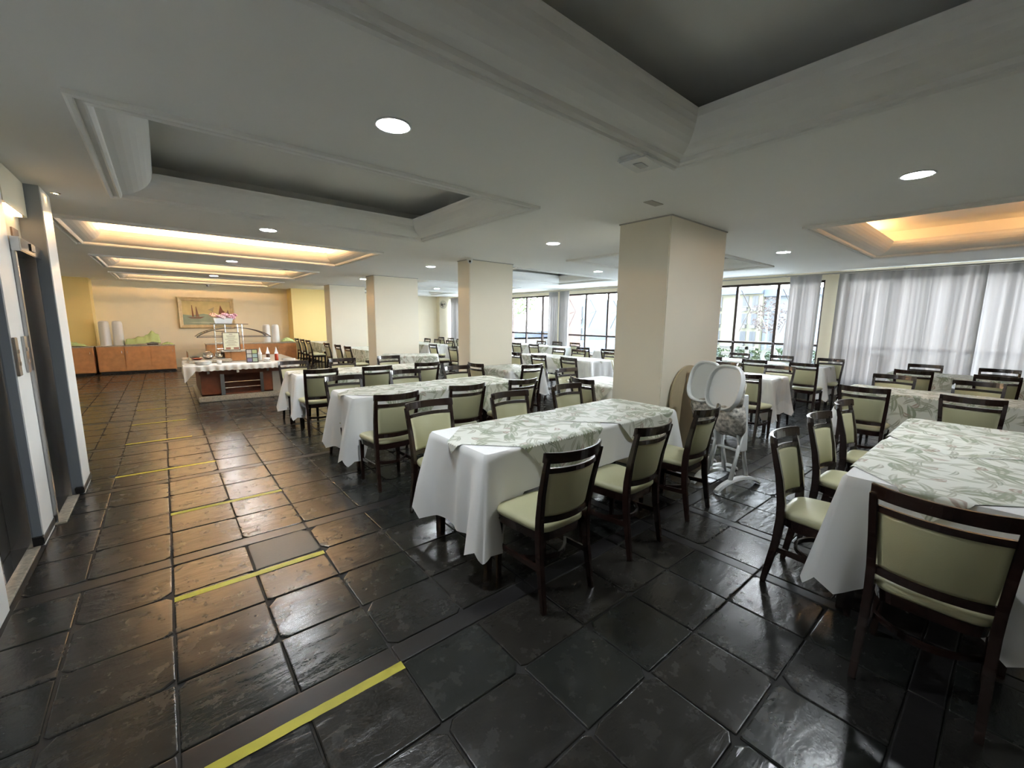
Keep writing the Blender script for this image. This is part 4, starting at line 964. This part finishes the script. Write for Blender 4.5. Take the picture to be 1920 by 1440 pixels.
t = thing('flower_planter', 'white trough of pink and peach artificial flowers on top of the buffet canopy', 'flowers', (.96, 10.55, 1.43))
MB().loft([[(x*k, y*k, z) for x, y in ((-.17, -.07), (.17, -.07), (.17, .07), (-.17, .07))] for k, z in ((.85, 0), (1, .11))]).obj('trough', M['white_plastic'], t, bevel=.005)
pk = [mat('flower_pink', (.72, .42, .50), .7), mat('flower_peach', (.80, .50, .34), .7), mat('flower_pale', (.80, .64, .66), .7)]; rf = random.Random(5)
for i in range(16):
    mb = MB(); r_ = .055
    for k in range(7):
        a = 2*PI*k/7; mb.lathe([(.001, 0), (.02, .012), (.022, .03), (.001, .042)], (r_*.6*math.cos(a), r_*.6*math.sin(a), .004*(k % 2)), 6)
    mb.blob((0, 0, .026), .024, 5); o = mb.obj('flower', pk[0 if i > 8 else (1 if i < 4 else 2 if i % 2 else 0)], t, smooth=True); o.location = (-.2+.42*(i+.5)/16, rf.uniform(-.06, .06), .11+rf.uniform(0, .06)); o.rotation_euler = (rf.uniform(-.5, .9), rf.uniform(-.4, .4), 0)
# raised wooden box with the menu frame, picture frame, bottles
t = thing_b('riser', 'raised wooden box in the middle of the buffet counter', 'riser', 1.04, 10.12)
MB().box(-.15, .20, -.12, .14, 0, .18).obj('box', M['cabwood'], t, bevel=.004); MB().box(-.20, .24, -.18, .18, .18, .205).obj('slab', M['granite'], t, bevel=.004)
t = thing('menu_frame', 'framed menu standing on the wooden box of the buffet', 'menu frame', (1.02, 10.04, .905)); t.rotation_euler = (R(-6), 0, R(-4))
MB().box(-.145, .145, 0, .012, 0, .36).obj('frame', M['dark'], t, bevel=.003)
pg = MB().box(-.132, .132, -.003, 0, .014, .346).obj('page', mat('menu_paper', (.62, .62, .46), .6), t); tx = MB(); rm = random.Random(9)
tx.box(-.03, .03, -.005, -.003, .315, .325)
for i in range(9):
    w_ = rm.uniform(.05, .11); z = .29-.024*i; tx.box(-w_, w_, -.005, -.003, z, z+.006)
tx.obj('print', mat('menu_ink', (.16, .13, .10), .7), pg)
MB().box(-.10, -.02, -.005, -.003, .02, .06).box(.03, .12, -.005, -.003, .02, .06).obj('food_picture', mat('menu_food', (.28, .12, .08), .7), pg)
t = thing('picture_card', 'small framed card with six coloured pictures on the buffet', 'framed card', (1.27, 9.40, .700)); t.rotation_euler = (R(-10), 0, R(-6))
MB().box(-.10, .10, 0, .01, 0, .26).obj('frame', M['dark'], t, bevel=.002)
for i, c in enumerate(((.55, .52, .48), (.42, .50, .24), (.50, .52, .50), (.30, .44, .46), (.20, .19, .34), (.36, .46, .34))):
    cx, cz = (-.045 if i % 2 == 0 else .045), .21-(i//2)*.08
    MB().box(cx-.038, cx+.038, -.003, 0, cz-.033, cz+.033).obj('picture', mat('card_%d' % i, c, .6), t)
for x, y, c, l in ((1.45, 9.72, (.72, .70, .64), 'white sauce bottle with a napkin cap, left of the three'), (1.60, 9.78, (.10, .05, .03), 'dark sauce bottle with a napkin cap, middle of the three'), (1.74, 9.70, (.42, .05, .015), 'red sauce bottle with a napkin cap, right of the three')):
    t = thing_b('sauce_bottle', l, 'bottle', x, y, .692, 0, 'sauce bottles on the buffet')
    MB().lathe([(.032, 0), (.034, .02), (.034, .12), (.026, .15), (.014, .165), (.014, .19)], n=16).obj('bottle', mat('sauce', c, .2), t, smooth=True)
    MB().lathe([(.040, .14), (.030, .17), (.018, .21), (.012, .25), (.001, .28)], n=9).obj('napkin', M['white_cloth'], t, smooth=False)
t = thing_b('glass_bowl', 'small clear glass bowl with a white saucer beside the picture card', 'bowl', 1.52, 9.45, .697)
place_plate(t, 0, .09); MB().lathe([(.03, .02), (.055, .05), (.058, .08), (.053, .05), (.001, .03)], n=18).obj('bowl', M['white_plastic'], t, smooth=True)
t = thing_b('glass_jar', 'small clear jar beside the left plate stack', 'jar', .74, 9.40, .697)
MB().lathe([(.035, 0), (.04, .07), (.036, .07), (.033, .006), (.001, .006)], n=16).obj('jar', M['white_plastic'], t, smooth=True)
